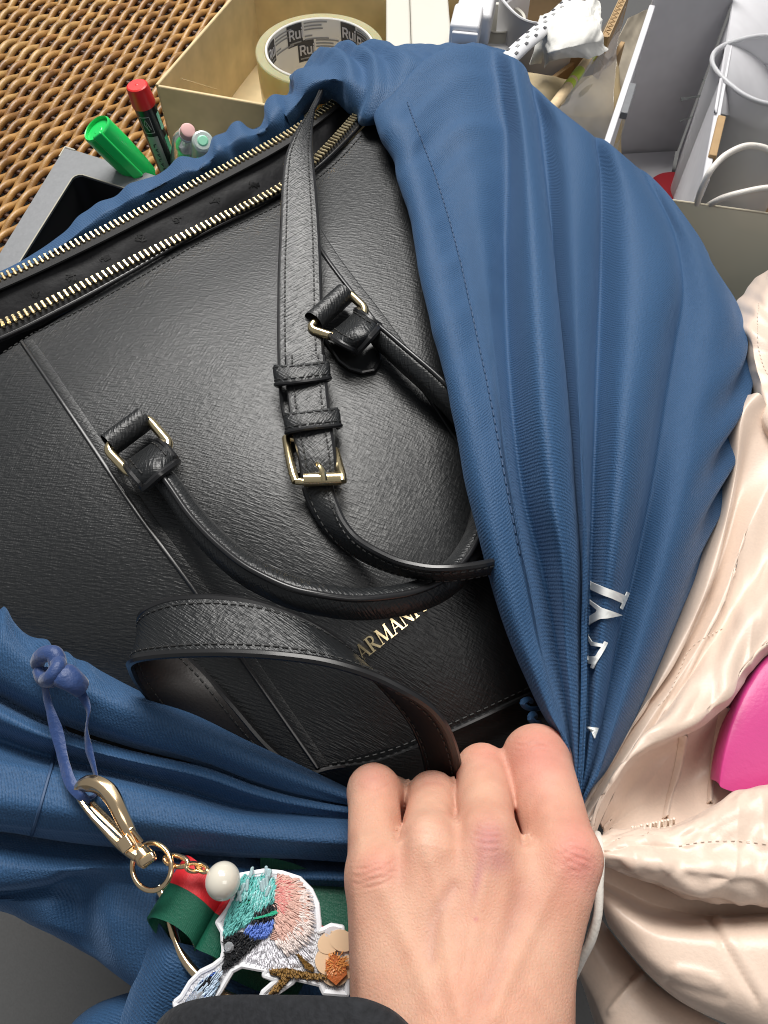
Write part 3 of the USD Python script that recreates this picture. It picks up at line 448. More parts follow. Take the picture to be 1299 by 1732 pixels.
D4 = [[(110, 1775, 20), (150, 1722, 20), (190, 1695, 20), (250, 1676, 20)], [(115, 1772, 62), (152, 1720, 64), (192, 1694, 66), (250, 1676, 66)], [(170, 1790, 72), (200, 1740, 74), (225, 1712, 75), (260, 1690, 75)], [(260, 1800, 70), (270, 1760, 70), (280, 1740, 70), (300, 1720, 70)]]
part(pouch, 'lower_folds', sheet(loft([P(c) for c in D4], 40, 30), 0.0006), m_blue2)
# blue ribbon drawstring, knotted
def rib(pts, w, th=.0008, n=60, tw=None):
    c = spl(P(pts), n); t, a, b = frames(c, up=np.array([0, 0.25, 1.0])); r = np.interp(np.linspace(0, 1, n), np.linspace(0, 1, len(w)), w)[:, None] / 2
    if tw is not None: an = np.interp(np.linspace(0, 1, n), np.linspace(0, 1, len(tw)), tw)[:, None]; a = a * np.cos(an) + b * np.sin(an)
    return sheet(np.stack([c - a * r, c - a * r * .4 + b * .0006, c + a * r * .4 + b * .0006, c + a * r]), th)
dr = part(pouch, 'drawstring', rib([(78, 1128, 130), (76, 1165, 128), (86, 1205, 128), (98, 1245, 126), (108, 1290, 125), (120, 1325, 127), (136, 1345, 128), (150, 1352, 124)], (.003, .0042, .0034, .0048, .0042, .0046, .004, .003), tw=(.2, .8, .3, .1, .5, .2, .6)), m_ribbon)
part(pouch, 'drawstring', rib([(136, 1170, 127), (149, 1205, 126), (146, 1235, 123), (150, 1265, 120), (158, 1295, 119), (164, 1322, 119), (160, 1345, 121), (140, 1350, 123)], (.0036, .003, .0024, .0034, .0027, .0024, .0024), tw=(0, 1.0, .4, .9, .3)), m_ribbon)
kn = [tube(spl(P([(64, 1122, 128), (72, 1108, 134), (90, 1106, 136), (98, 1124, 135), (92, 1146, 132), (76, 1150, 130), (68, 1136, 128)]), 40), 0.0034, 12, sx=1.0, sy=.8), tube(spl(P([(92, 1132, 132), (108, 1142, 136), (124, 1152, 135), (138, 1164, 131)]), 30), np.interp(np.linspace(0, 1, 30), (0, .5, 1), (.0028, .0048, .0036)), 12, sx=1.1, sy=.75), tube(spl(P([(78, 1150, 132), (90, 1142, 138), (98, 1130, 138), (96, 1118, 134)]), 20), .003, 10)]
part(dr, 'knot', cat(kn), m_ribbon, smooth=60)
for yy in (1190, 1215):
    loopc = P([(898 + (yy - 1190) * .3, yy - 4, 112), (890 + (yy - 1190) * .4, yy - 6, 118), (884 + (yy - 1190) * .5, yy - 1, 119), (890 + (yy - 1190) * .5, yy + 6, 117), (912, yy + 8, 112)]); part(pouch, 'rim_ruffle', tube(spl(loopc, 24), .0013, 8, sy=.8), m_blue2)
# ------------------------------------------------------------------ person: left hand gripping the pouch, dark sleeve
def smin(a, b, k): h = np.clip(.5 + .5 * (b - a) / k, 0, 1); return b + (a - b) * h - k * h * (1 - h)
def nets(D, o, h):                                   # surface nets over a signed distance grid
    s = D < 0; nx, ny, nz = D.shape; c = np.zeros((nx - 1, ny - 1, nz - 1), int)
    for a, b, d in np.ndindex(2, 2, 2): c += s[a:nx - 1 + a, b:ny - 1 + b, d:nz - 1 + d]
    act = (c > 0) & (c < 8); idx = np.full(act.shape, -1); I = np.argwhere(act); idx[act] = np.arange(len(I))
    acc, cnt = np.zeros((len(I), 3)), np.zeros(len(I)); cs = [np.array(x) for x in np.ndindex(2, 2, 2)]
    for a in range(8):
        for b in range(a + 1, 8):
            if np.abs(cs[a] - cs[b]).sum() != 1: continue
            da, db = D[tuple((I + cs[a]).T)], D[tuple((I + cs[b]).T)]; m = (da < 0) != (db < 0); t = np.where(m, da / np.where(m, da - db, 1), 0)
            acc += m[:, None] * (cs[a] + t[:, None] * (cs[b] - cs[a])); cnt += m
    V = o + h * (I + acc / cnt[:, None]); Q = []
    for ax in range(3):
        sl = [slice(None)] * 3; sl2 = [slice(None)] * 3; sl[ax] = slice(0, -1); sl2[ax] = slice(1, None)
        A = np.argwhere(s[tuple(sl)] != s[tuple(sl2)]); o1, o2 = [k for k in range(3) if k != ax]
        A = A[(A[:, o1] > 0) & (A[:, o2] > 0) & (A[:, o1] < D.shape[o1] - 1) & (A[:, o2] < D.shape[o2] - 1)]
        def g(d1, d2): B = A.copy(); B[:, o1] -= d1; B[:, o2] -= d2; return idx[tuple(B.T)]
        q = np.stack([g(1, 1), g(0, 1), g(0, 0), g(1, 0)], 1); fl = s[tuple(A.T)] ^ (ax == 1); q[~fl] = q[~fl][:, ::-1]; Q.append(q)
    return V, np.vstack(Q)
person = thing('person', 'bare left hand in a dark sleeve gripping the edges of the blue pouch', 'person', (0.03, 0.0, T))
MC = P([(637, 1484, 146), (726, 1434, 148), (824, 1424, 149), (954, 1452, 146)]); CB = P([(668, 1730, 146), (738, 1735, 150), (810, 1735, 150), (872, 1725, 146)])
PI = P([(632, 1338, 128), (732, 1350, 122), (816, 1304, 120), (908, 1285, 122)]); DI = P([(666, 1354, 114), (737, 1400, 100), (824, 1365, 98), (918, 1350, 98)]); TP = P([(672, 1420, 98), (745, 1450, 90), (832, 1430, 88), (915, 1420, 88)])
rM, rP = [.0098, .0098, .0104, .0116], [.0092, .0092, .0096, .0126]
allp = np.vstack([MC, CB, PI, DI, TP, P([(770, 2000, 165), (900, 1650, 110)])]); lo_, hi_ = allp.min(0) - .03, allp.max(0) + .03; hh = 0.00125
ax = [np.arange(lo_[k], hi_[k], hh) for k in range(3)]; G = np.stack(np.meshgrid(*ax, indexing='ij'), -1)
def cone(a, b, ra, rb):
    ab = b - a; t = np.clip(((G - a) @ ab) / (ab @ ab), 0, 1); return np.linalg.norm(G - a - t[..., None] * ab, axis=-1) - (ra + (rb - ra) * t)
palm = None
for k in range(4):
    c = cone(CB[k], MC[k], .0125, rM[k]); palm = c if palm is None else smin(palm, c, .0075)
for a, b, ra, rb in ((P([(872, 1700, 130)])[0], P([(898, 1560, 122)])[0], .015, .012), (P([(680, 1700, 130)])[0], P([(660, 1540, 130)])[0], .015, .011), (P([(780, 1735, 146)])[0], P([(765, 2000, 160)])[0], .021, .023), (P([(830, 1735, 146)])[0], P([(815, 2000, 160)])[0], .021, .023), (P([(740, 1640, 128)])[0], P([(840, 1500, 128)])[0], .014, .012)): palm = smin(palm, cone(a, b, ra, rb), .012)
fing = None
for k in range(4):
    f = smin(cone(MC[k], PI[k], rM[k] * .97, rP[k]), cone(PI[k], DI[k], rP[k] * .98, rP[k] * .88), .003); f = smin(f, cone(DI[k], TP[k], rP[k] * .88, rP[k] * .8), .003); fing = f if fing is None else smin(fing, f, .0012 if k < 3 else .0022)
thumb = smin(cone(P([(900, 1560, 120)])[0], P([(895, 1460, 104)])[0], .0125, .011), cone(P([(895, 1460, 104)])[0], P([(860, 1390, 94)])[0], .011, .009), .004)
D = smin(smin(palm, fing, .0038), thumb, .004)
hv, hf = nets(D, lo_, hh); hm = trimesh.Trimesh(hv, np.vstack([hf[:, [0, 1, 2]], hf[:, [0, 2, 3]]]), process=False); trimesh.repair.fix_normals(hm)
trimesh.smoothing.filter_taubin(hm, lamb=.5, nu=.53, iterations=24); lap = hm.copy(); trimesh.smoothing.filter_laplacian(lap, lamb=.6, iterations=60); pv = pix(np.array(hm.vertices)); wl_ = np.clip((pv[:, 1] - 1385) / 60, 0, 1) * np.clip(np.array(hm.vertex_normals)[:, 2] * 2 - .3, 0, 1); wl_ = wl_ * wl_ * (3 - 2 * wl_); lv = np.array(lap.vertices); nn_ = np.array(lap.vertex_normals); lv = lv + nn_ * np.maximum(0, .0)
hm.vertices = np.array(hm.vertices) * (1 - wl_[:, None]) + lv * wl_[:, None]
hm = hm.subdivide(); trimesh.smoothing.filter_taubin(hm, lamb=.5, nu=.53, iterations=6)
hv = np.array(hm.vertices); hn = np.array(hm.vertex_normals); x = pix(hv); upf = np.clip(hn[:, 2] * 1.6, 0, 1)
def ga(cx, cy, sx, sy, rot=0.):
    c, s_ = math.cos(rot), math.sin(rot); dx, dy = x[:, 0] - cx, x[:, 1] - cy; return np.exp(-(((dx * c + dy * s_) / sx) ** 2 + ((-dx * s_ + dy * c) / sy) ** 2))
def ridge(pts, w):
    L = LineString(pts); p = np.array(spl(np.array(pts, float), 60)); dd = np.full(len(x), 1e9)
    for q in p: dd = np.minimum(dd, ((x - q) ** 2).sum(1))
    return np.exp(-dd / w ** 2)
d = .0022 * ga(724, 1418, 30, 42) + .0016 * ga(826, 1410, 30, 34) + .0016 * ga(962, 1440, 34, 44, -.3) + .0010 * ga(634, 1474, 26, 30)
d += -.0016 * ga(676, 1440, 16, 60) - .0016 * ga(775, 1415, 14, 50) - .0016 * ga(888, 1420, 24, 60, .2)
d += .0007 * ridge([(826, 1450), (808, 1540), (790, 1640), (780, 1720)], 15) + .0006 * ridge([(728, 1460), (745, 1520), (757, 1600), (768, 1700)], 14) + .0007 * ridge([(940, 1480), (905, 1560), (862, 1650), (835, 1720)], 15) + .0006 * ridge([(650, 1510), (690, 1600), (730, 1700)], 16)
d += -.0008 * ridge([(768, 1500), (735, 1560), (728, 1620)], 12) - .0006 * ridge([(880, 1500), (855, 1600), (820, 1690)], 15)
cr = lambda cx, cy, sx, sy, f, rot=0.: np.sin(((x[:, 0] - cx) * math.sin(rot) + (x[:, 1] - cy) * math.cos(rot)) * f + 1.4 * np.sin(x[:, 0] * .09)) * ga(cx, cy, sx, sy)
d += .00016 * cr(632, 1480, 34, 26, .55, .1) + .00017 * cr(828, 1420, 30, 28, .6, -.2) + .00016 * cr(972, 1452, 36, 26, .6, -.5) + .00016 * cr(735, 1420, 26, 22, .55) + .00014 * cr(900, 1262, 40, 14, .6)
CRS = [([(806, 1402), (822, 1408), (842, 1404)], .8), ([(802, 1414), (824, 1419), (848, 1413)], 1), ([(803, 1427), (826, 1431), (850, 1424)], 1), ([(808, 1440), (828, 1443), (846, 1437)], .8), ([(795, 1420), (802, 1436), (812, 1450)], .6), ([(950, 1446), (972, 1438), (992, 1442)], 1), ([(955, 1460), (976, 1453), (997, 1458)], 1), ([(962, 1474), (980, 1469), (996, 1474)], .8), ([(945, 1434), (966, 1425), (986, 1426)], .7), ([(602, 1494), (630, 1500), (662, 1488)], 1), ([(604, 1482), (634, 1486), (664, 1472)], .8), ([(606, 1468), (640, 1470), (662, 1458)], .7), ([(706, 1412), (726, 1416), (746, 1410)], .5), ([(878, 1261), (902, 1257), (928, 1262)], .9), ([(872, 1270), (902, 1267), (934, 1273)], .6), ([(606, 1330), (634, 1334), (656, 1328)], .6), ([(796, 1275), (816, 1272), (838, 1277)], .6), ([(715, 1325), (734, 1322), (752, 1327)], .6)]
cw = np.zeros(len(x))
for pts_, a_ in CRS: cw = np.maximum(cw, a_ * ridge([(p[0] + 1.5 * math.sin(p[1]), p[1] + 1.5 * math.cos(p[0])) for p in pts_], 2.7) * np.clip(.35 + 1.3 * meshkit.noise(np.c_[x * .11, 0 * x[:, 0]], 13), 0, 1))
d -= .00020 * cw
hm.vertices = hv + hn * (d * upf)[:, None]
tint = np.tile(np.array([.60, .375, .265]), (len(x), 1))
def blend(col, w): global tint; w = np.clip(w * np.clip(upf + .35, 0, 1), 0, 1)[:, None]; tint = tint * (1 - w) + np.array(col) * w
blend((.61, .255, .215), .85 * ga(978, 1450, 38, 60, -.3)); blend((.60, .27, .22), .7 * ga(915, 1280, 62, 75)); blend((.43, .20, .205), .75 * ga(826, 1424, 27, 34)); blend((.45, .23, .24), .55 * ga(808, 1485, 8, 34, .2) + .4 * ga(845, 1460, 24, 20))
blend((.62, .30, .24), .5 * ga(820, 1275, 30, 26) + .55 * ga(628, 1310, 34, 30) + .4 * ga(735, 1315, 28, 18)); blend((.60, .28, .23), .5 * ga(640, 1470, 34, 26)); blend((.66, .46, .35), .75 * ga(724, 1416, 26, 26)); blend((.63, .42, .29), .45 * ga(700, 1600, 80, 90)); blend((.50, .22, .2), .9 * ga(805, 1556, 4, 4)); blend((.52, .335, .26), .5 * ridge([(768, 1500), (735, 1560), (728, 1620)], 12) + .4 * ridge([(880, 1500), (855, 1600), (820, 1690)], 13))
blend((.46, .23, .18), .22 * cw); mo = (meshkit.fbm(hv * 75, 3, 9) - .5)[:, None]; tint *= 1 + mo * np.array([.16, .42, .46]); tint *= np.array([.97, .85, .85]) * (0.92 + .16 * meshkit.fbm(hv * 260, 3, 5))[:, None]
m_skin = M('skin', {'tc': ('texture_coordinate', {}), 't': ('attribute', {'attribute': 'tint'}), 'n': ('noise_texture', {'scale': 700.0, 'detail': 4.0, 'roughness': .6}), 'v': ('voronoi_texture', {'scale': 850.0, 'feature': 'distance_to_edge'}), 'mm': ('math', {'math_type': 'multiply_add', 'value2': .7}), 'b': ('bump', {'strength': 1.0, 'distance': .00018}),
    'p': ('principled_bsdf', {'roughness': .56, 'subsurface_weight': .25, 'subsurface_radius': (1.0, .35, .2), 'subsurface_scale': .003, 'specular_ior_level': .28})}, [('tc.object', 'n.vector'), ('tc.object', 'v.vector'), ('t.color', 'p.base_color'), ('n.fac', 'mm.value1'), ('v.distance', 'mm.value3'), ('mm.value', 'b.height'), ('b.normal', 'p.normal')])
part(person, 'hand', hm, m_skin, smooth=True, tint=tint)
m_sleeve = plain('charcoal_sleeve_cloth', (0.017, 0.018, 0.021), 0.8, 0.0006, 500, vary=.25, sheen_weight=.08, specular_ior_level=.2)
cuff = P([(712, 1752, 168), (655, 1700, 173), (600, 1682, 174), (520, 1680, 168), (440, 1680, 161), (380, 1686, 155), (320, 1704, 147), (272, 1738, 135), (250, 1800, 110), (330, 1810, 100), (460, 1800, 98), (600, 1800, 102), (700, 1800, 115), (730, 1790, 145)])
cl = np.vstack([cuff, cuff[:1]]); dirv = np.array([0.004, -.06, .012]); rings = [cl + (0, 0, -.002) + (.0, -.003, -.003), cl, cl + dirv * .03 + (0, 0, .0012), cl + dirv * .5 + (0, 0, .002), cl + dirv * 1.3, cl + dirv * 2.4]
sg = loft(rings, 120, 60); part(person, 'sleeve', sheet(wrinkle(sg, .0045, .05, .05, 71, 3), .0008), m_sleeve)
# ------------------------------------------------------------------ bag charm
charm = thing('bag_charm', 'bag charm with gold hook, pearl, striped ribbon and embroidered bird patch on the blue pouch', 'bag charm', (-0.05, 0.02, T))
hk = spl(P([(238, 1444, 124), (222, 1412, 127), (206, 1380, 130), (194, 1355, 131), (178, 1334, 131), (158, 1325, 130), (140, 1327, 128), (129, 1337, 126)]), 60)
hkp = part(charm, 'hook', tube(hk, np.interp(np.linspace(0, 1, 60), (0, .25, .6, .85, 1), (.0020, .0024, .0030, .0026, .0015)), 10, sx=1.0, sy=.85, prof=[(1, .25), (.8, .8), (.2, 1), (-.2, 1), (-.8, .8), (-1, .25), (-1, -.6), (0, -1), (1, -.6)]), m_gold_rose, smooth=35)
part(hkp, 'gate', tube(spl(P([(130, 1343, 125), (152, 1375, 126), (180, 1405, 127), (206, 1430, 126), (232, 1447, 125)]), 30), np.interp(np.linspace(0, 1, 30), (0, .5, 1), (.0012, .0016, .0024)), 10, sx=.9, sy=1.3), m_gold_rose, smooth=35)
part(hkp, 'gate_plate', tube(spl(P([(150, 1362, 121), (180, 1392, 121), (215, 1424, 121)]), 20), .0022, 10, sx=1.1, sy=.5), m_gold_rose)
part(hkp, 'gate_knob', cat([put(rbox(.0052, .0046, .0035, .0009, 2), P([(213, 1428, 129)])[0], np.array([.6, -.7, 0]), np.array([.7, .6, 0])), tube(P([(222, 1402, 130), (240, 1424, 129)]), .0008, 8)]), m_gold_rose, smooth=35)
part(charm, 'swivel', cat([tube(P([(236, 1440, 125), (246, 1452, 125), (252, 1460, 125)]), [.0030, .0034, .0026], 14), put(rbox(.006, .0034, .0034, .0012, 2), P([(250, 1453, 127)])[0], np.array([.8, .5, 0]), np.array([-.5, .8, 0]))]), m_gold_rose, smooth=35)
def ring3(cx, cy, rx, ry, z, dz, r, n=60, rot=0.):
    a = np.linspace(0, 2 * np.pi, n, endpoint=False); ux, uy = rx * np.cos(a), ry * np.sin(a); c, s_ = math.cos(rot), math.sin(rot)
    return tube(P(np.stack([cx + ux * c - uy * s_, cy + ux * s_ + uy * c, z + dz * np.cos(a)], 1)), r, 12, closed=True)
part(charm, 'split_ring', ring3(257, 1466, 33, 40, 121, 2.5, .0010), m_gold_rose); part(charm, 'link', ring3(298, 1456, 20, 9, 122, 2, .0009, 40, .2), m_gold_rose); part(charm, 'link', ring3(327, 1467, 12, 7, 122, -2, .0008, 30, .1), m_gold_rose); part(charm, 'link', ring3(342, 1468, 10, 6, 122, 2, .0008, 30, .5), m_gold_rose)
m_pearl = M('pearl', {'p': ('principled_bsdf', {'base_color': (.66, .62, .53), 'roughness': .12, 'coat_weight': .8, 'coat_roughness': .12, 'sheen_weight': .3, 'specular_ior_level': .6})})
pr = trimesh.creation.icosphere(4, 1.0); pr.vertices = P([(377, 1490, 124)])[0] + pr.vertices * [.0060, .0064, .0062]; part(charm, 'pearl', pr, m_pearl, smooth=True)
part(charm, 'hoop', tube(spl(P([(268, 1500, 100), (282, 1530, 101), (290, 1562, 103), (298, 1592, 104), (311, 1620, 105), (330, 1645, 106), (355, 1667, 106), (396, 1690, 106), (440, 1700, 105), (490, 1690, 103)]), 70), .0017, 12), m_gold_rose)
C = lambda pts: [(230 + a / 3.331, 1440 + b / 3.331) for a, b in pts]
def cz(pts, z): q = C(pts); return P([(a, b, zz) for (a, b), zz in zip(q, np.broadcast_to(z, len(q)))])
m_green = twill('green_ribbon', (.008, .095, .055), 0.0, .0007, .00015, .5, .1, lo=.7); m_red = twill('red_ribbon', (.62, .022, .03), 0.0, .0007, .00012, .5, .1, lo=.8)
e0 = [cz([(70, 378), (95, 372), (170, 395), (250, 442), (310, 500), (333, 545)], (108, 113, 116, 116, 114, 110)), cz([(180, 180), (205, 180), (265, 205), (340, 250), (400, 300), (443, 345)], (108, 113, 116, 116, 114, 110)), cz([(275, 25), (305, 28), (350, 60), (420, 110), (490, 170), (530, 215)], (106, 111, 113, 113, 111, 108))]
rb = part(charm, 'ribbon_loop', sheet(loft(e0[:2], 50, 20), .0006), m_green); part(rb, 'red_stripe', sheet(loft(e0[1:], 50, 16) + [0, 0, .0001], .0006), m_red)
part(rb, 'inner_face', sheet(loft([cz([(70, 378), (80, 415), (130, 480), (210, 535), (290, 565), (330, 548)], (108, 103, 100, 99, 101, 108)), cz([(180, 200), (190, 240), (230, 300), (310, 350), (390, 385), (443, 350)], (108, 100, 97, 96, 98, 107))], 50, 12), .0006), m_green)
e1 = [cz([(333, 545), (360, 560), (430, 590), (520, 640)], (110, 112, 112, 108)), cz([(443, 345), (460, 355), (520, 390), (600, 440)], (110, 112, 112, 108)), cz([(530, 215), (545, 225), (600, 260), (680, 300)], (108, 110, 110, 106))]
rb2 = part(charm, 'ribbon_loop', sheet(loft(e1[:2], 40, 16), .0006), m_green); part(rb2, 'red_stripe', sheet(loft(e1[1:], 40, 12), .0006), m_red)
part(charm, 'ribbon_tail', sheet(loft([cz([(300, 575), (420, 660), (560, 730), (700, 790), (900, 830)], 100), cz([(330, 520), (460, 590), (600, 650), (760, 700), (950, 740)], 103)], 50, 14), .0006), m_green)
rt = part(charm, 'ribbon_tail', sheet(loft([cz([(700, 30), (860, 60), (1020, 120), (1300, 200)], 102), cz([(700, 250), (900, 330), (1040, 420), (1300, 480)], 104)], 40, 20), .0006), m_green); part(rt, 'red_stripe', sheet(loft([cz([(900, 320), (1040, 415), (1300, 470)], 104.3), cz([(900, 420), (1050, 470), (1300, 530)], 104.6)], 30, 8), .0006), m_red)
# embroidered bird and blossom patch
pg = loft([cz([(150, -20), (500, 60), (800, 60), (1000, 60), (1400, 100)], 113), cz([(150, 300), (500, 330), (800, 330), (1000, 330), (1400, 330)], (108, 116, 119, 119, 117)), cz([(150, 620), (500, 600), (800, 600), (1000, 620), (1400, 620)], (110, 115, 117, 117, 116)), cz([(150, 1050), (500, 1050), (800, 1050), (1000, 1050), (1400, 1050)], (113, 113, 112, 112, 112))], 60, 60)
ps = Surf(pg); mpc = lambda q: np.stack([230 + q[:, 0] / 3.331, 1440 + q[:, 1] / 3.331], 1)
def thread(name, col, rot, rough=.45, dist=.0003): return twill(name, col, rot, .0006, .0007, rough, .15, var=.3, lo=.55)
birdo = Polygon([(590, 140), (720, 118), (820, 128), (920, 160), (985, 225), (1020, 300), (1030, 400), (1030, 450), (1060, 440), (1100, 420), (1160, 430), (1190, 600), (1190, 800), (1060, 790), (1040, 745), (900, 712), (880, 735), (800, 790), (760, 830), (690, 860), (720, 790), (800, 720), (725, 695), (735, 665), (600, 640), (545, 670), (480, 780), (430, 850), (370, 930), (300, 975), (225, 965), (235, 900), (225, 850), (262, 820), (310, 740), (370, 680), (440, 645), (490, 605), (500, 560), (492, 450), (465, 400), (520, 330), (548, 280)]).buffer(4).buffer(-4)
m_pwhite = thread('white_embroidery', (.86, .86, .90), .3); pt = part(charm, 'bird_patch', drape(birdo, ps, .0008, .0022, mpc, 9, True), m_pwhite)
regs = [('wing', 'teal_embroidery', (.10, .42, .40), .5, [(560, 270), (600, 160), (720, 150), (790, 170), (795, 285), (720, 330), (650, 400), (560, 460), (515, 485), (500, 430), (530, 340)]), ('wing_bar', 'black_embroidery', (.012, .012, .016), .2, [(555, 300), (660, 262), (668, 290), (600, 325), (560, 322)]), ('wing_bar', 'black_embroidery', None, .2, [(680, 345), (800, 290), (800, 370), (740, 400), (660, 405)]), ('wing_stripe', 'emerald_embroidery', (.02, .38, .20), .2, [(560, 303), (655, 280), (657, 292), (600, 312)]), ('wing_stripe', 'emerald_embroidery', None, .2, [(680, 375), (790, 338), (792, 356), (690, 386)]),
        ('breast', 'peach_embroidery', (.68, .40, .33), 1.2, [(798, 140), (870, 160), (950, 210), (985, 290), (980, 380), (940, 470), (850, 520), (760, 490), (790, 420), (800, 300)]), ('cheek', 'coral_embroidery', (.66, .22, .20), 1.2, [(798, 150), (870, 175), (890, 240), (850, 320), (805, 340)]), ('flank', 'blue_embroidery', (.05, .13, .50), 1.5, [(640, 425), (780, 400), (770, 450), (700, 490), (620, 450)]), ('rump', 'black_beads', (.008, .009, .012), .9, [(505, 490), (600, 450), (715, 492), (640, 560), (575, 620), (520, 660), (490, 670), (510, 600)]),
        ('twig', 'brown_embroidery', (.22, .115, .025), .1, [(755, 665), (850, 650), (930, 668), (1080, 690), (1085, 715), (960, 712), (880, 700), (800, 790), (745, 800), (830, 700), (765, 688)]), ('twig', 'brown_embroidery', None, .1, [(905, 570), (925, 575), (1010, 655), (1000, 675), (960, 655)]), ('tail_feather', 'pale_blue_embroidery', (.35, .50, .66), .8, [(385, 740), (450, 680), (465, 690), (400, 760)]), ('tail_feather', 'blue_embroidery', None, .8, [(300, 830), (370, 740), (460, 670), (470, 720), (410, 850), (370, 900), (300, 940), (260, 930)]), ('tail_feather', 'pale_blue_embroidery', None, .8, [(420, 800), (470, 725), (485, 735), (440, 830), (400, 880)]),
        ('tail_feather', 'black_embroidery', None, .8, [(345, 780), (400, 720), (470, 680), (490, 690), (440, 760), (400, 800), (360, 850)])]
mt = {}
for i, (nm, mn, col, rot, pts) in enumerate(regs):
    if mn not in mt: mt[mn] = thread(mn, col, rot)
    part(pt, nm, drape(fray(pts, 3.2), ps, .0014 + .00008 * i, .0009, mpc, 7, True), mt[mn])
def threads(par, name, poly, ang, n, L, mat, lift=.0016):
    P_ = Polygon(poly).buffer(0); x0_, y0_, x1_, y1_ = P_.bounds; pts = []
    while len(pts) < n:
        x_, y_ = rng.uniform(x0_, x1_), rng.uniform(y0_, y1_)
        if P_.contains(Point(x_, y_)): pts.append((x_, y_))
    pts = np.array(pts); a_ = np.array([ang(*p) for p in pts]) + rng.normal(0, .05, n); l_ = L * rng.uniform(.6, 1.2, n); dv = np.stack([np.cos(a_), np.sin(a_)], 1) * l_[:, None] / 2
    q, nn = ps.at(mpc(np.vstack([pts - dv, pts, pts + dv])), 0); q = q.reshape(3, n, 3); nn = nn.reshape(3, n, 3); ms = []
    for k in range(n): ms.append(tube(np.stack([q[0, k] + nn[0, k] * (lift - .0006), q[1, k] + nn[1, k] * lift, q[2, k] + nn[2, k] * (lift - .0006)]), .00018, 5))
    part(par, name, cat(ms), mat, kind='stuff')
def away(cx, cy): return lambda x_, y_: math.atan2(y_ - cy, x_ - cx)
def floss(name, c, r=.4): return plain(name, c, r, sheen_weight=.2)
wing_p, breast_p = regs[0][4], regs[5][4]
threads(pt, 'white_threads', [(800, 150), (920, 178), (985, 260), (1000, 400), (980, 590), (855, 675), (740, 665), (610, 625), (700, 500), (780, 430)], away(700, 250), 620, 44, floss('white_thread', (.80, .79, .84)))
threads(pt, 'peach_threads', [(800, 150), (900, 175), (965, 250), (975, 380), (930, 470), (840, 510), (790, 440), (800, 300)], away(700, 250), 460, 50, floss('peach_thread', (.70, .45, .38)), .0023)
threads(pt, 'coral_threads', [(800, 160), (870, 190), (880, 260), (840, 340), (802, 350)], away(720, 230), 90, 50, floss('coral_thread', (.66, .25, .23)), .0024)
threads(pt, 'pale_threads', [(900, 170), (985, 260), (1000, 400), (960, 520), (850, 570), (780, 520), (900, 440), (940, 300)], away(700, 250), 240, 44, floss('pale_thread', (.78, .68, .64)), .0025)
threads(pt, 'teal_threads', wing_p, lambda x_, y_: 2.0, 480, 42, floss('teal_thread', (.12, .46, .43)), .0023)
threads(pt, 'aqua_threads', [(600, 170), (780, 170), (790, 280), (700, 330), (600, 260)], lambda x_, y_: 1.8, 90, 40, floss('aqua_thread', (.36, .66, .66), .25), .0025)
threads(pt, 'black_threads', [(680, 350), (800, 300), (800, 365), (740, 395), (660, 400)], lambda x_, y_: 1.7, 60, 34, floss('black_floss', (.012, .012, .016)), .0025)
threads(pt, 'emerald_threads', [(680, 375), (790, 338), (792, 354), (690, 388)], lambda x_, y_: -.25, 30, 40, floss('emerald_thread', (.02, .42, .24)), .0028)
threads(pt, 'blue_threads', [(640, 425), (785, 400), (770, 455), (700, 490), (620, 455)], lambda x_, y_: 1.9, 110, 40, floss('blue_floss', (.06, .15, .55)), .0026)
threads(pt, 'rump_threads', regs[8][4], lambda x_, y_: rng.uniform(0, 3.1), 170, 26, floss('black_floss_rump', (.01, .011, .014), .25), .0026)
threads(pt, 'brown_threads', [(755, 665), (850, 652), (930, 670), (1080, 692), (1085, 712), (960, 710), (880, 700), (800, 785), (750, 795), (830, 700)], lambda x_, y_: 1.3, 140, 22, floss('brown_thread', (.26, .14, .03)), .0030)
threads(pt, 'tail_threads', [(300, 830), (370, 740), (460, 670), (490, 690), (430, 830), (370, 900), (290, 940)], lambda x_, y_: 2.2, 90, 60, floss('tail_thread', (.50, .62, .76)), .0030)
m_glass = M('clear_crystal', {'p': ('principled_bsdf', {'base_color': (.92, .95, 1.0), 'roughness': .03, 'transmission_weight': .75, 'ior': 1.6, 'specular_ior_level': .9})})
m_irid = M('iridescent_bead', {'p': ('principled_bsdf', {'base_color': (.55, .72, .75), 'roughness': .1, 'transmission_weight': .4, 'thin_film_thickness': 380.0, 'coat_weight': .6})})
o3, n3 = ps.at(mpc(np.array([[335., 870.], [540., 535.], [620., 520.]])), .003)
gem = trimesh.creation.cone(1, 1, sections=8); gem = trimesh.Trimesh(np.vstack([[[math.cos(a) * r, math.sin(a) * r, h_] for a in np.linspace(0, 2 * np.pi, 8, endpoint=False)] for r, h_ in ((1, 0), (.62, .45), (.5, -.5))])).convex_hull
def gemat(o, n, l, w_, ang): g = gem.copy(); g.vertices = g.vertices * [l, w_, min(l, w_)]; return put(g, o, np.array([math.cos(ang), math.sin(ang), 0]), np.array([-math.sin(ang), math.cos(ang), 0]), n)
part(pt, 'crystal', gemat(o3[0], n3[0], .0052, .0033, 1.0), m_glass, smooth=False); part(pt, 'crystal', gemat(o3[1], n3[1], .0018, .0018, .3), m_glass, smooth=False)
for k in range(14):
    q = np.array([[590 + rng.uniform(0, 190), 135 + rng.uniform(0, 130)]]); o1, n1 = ps.at(mpc(q), .0026); b = trimesh.creation.capsule(height=.0026, radius=.0007, count=[8, 8]); part(pt, 'glass_bead', put(b, o1[0], np.array([1, 0, 0.]), np.array([0, 0, 1.]), np.array([rng.uniform(-.4, .4), 1, .1])), m_irid, smooth=True)
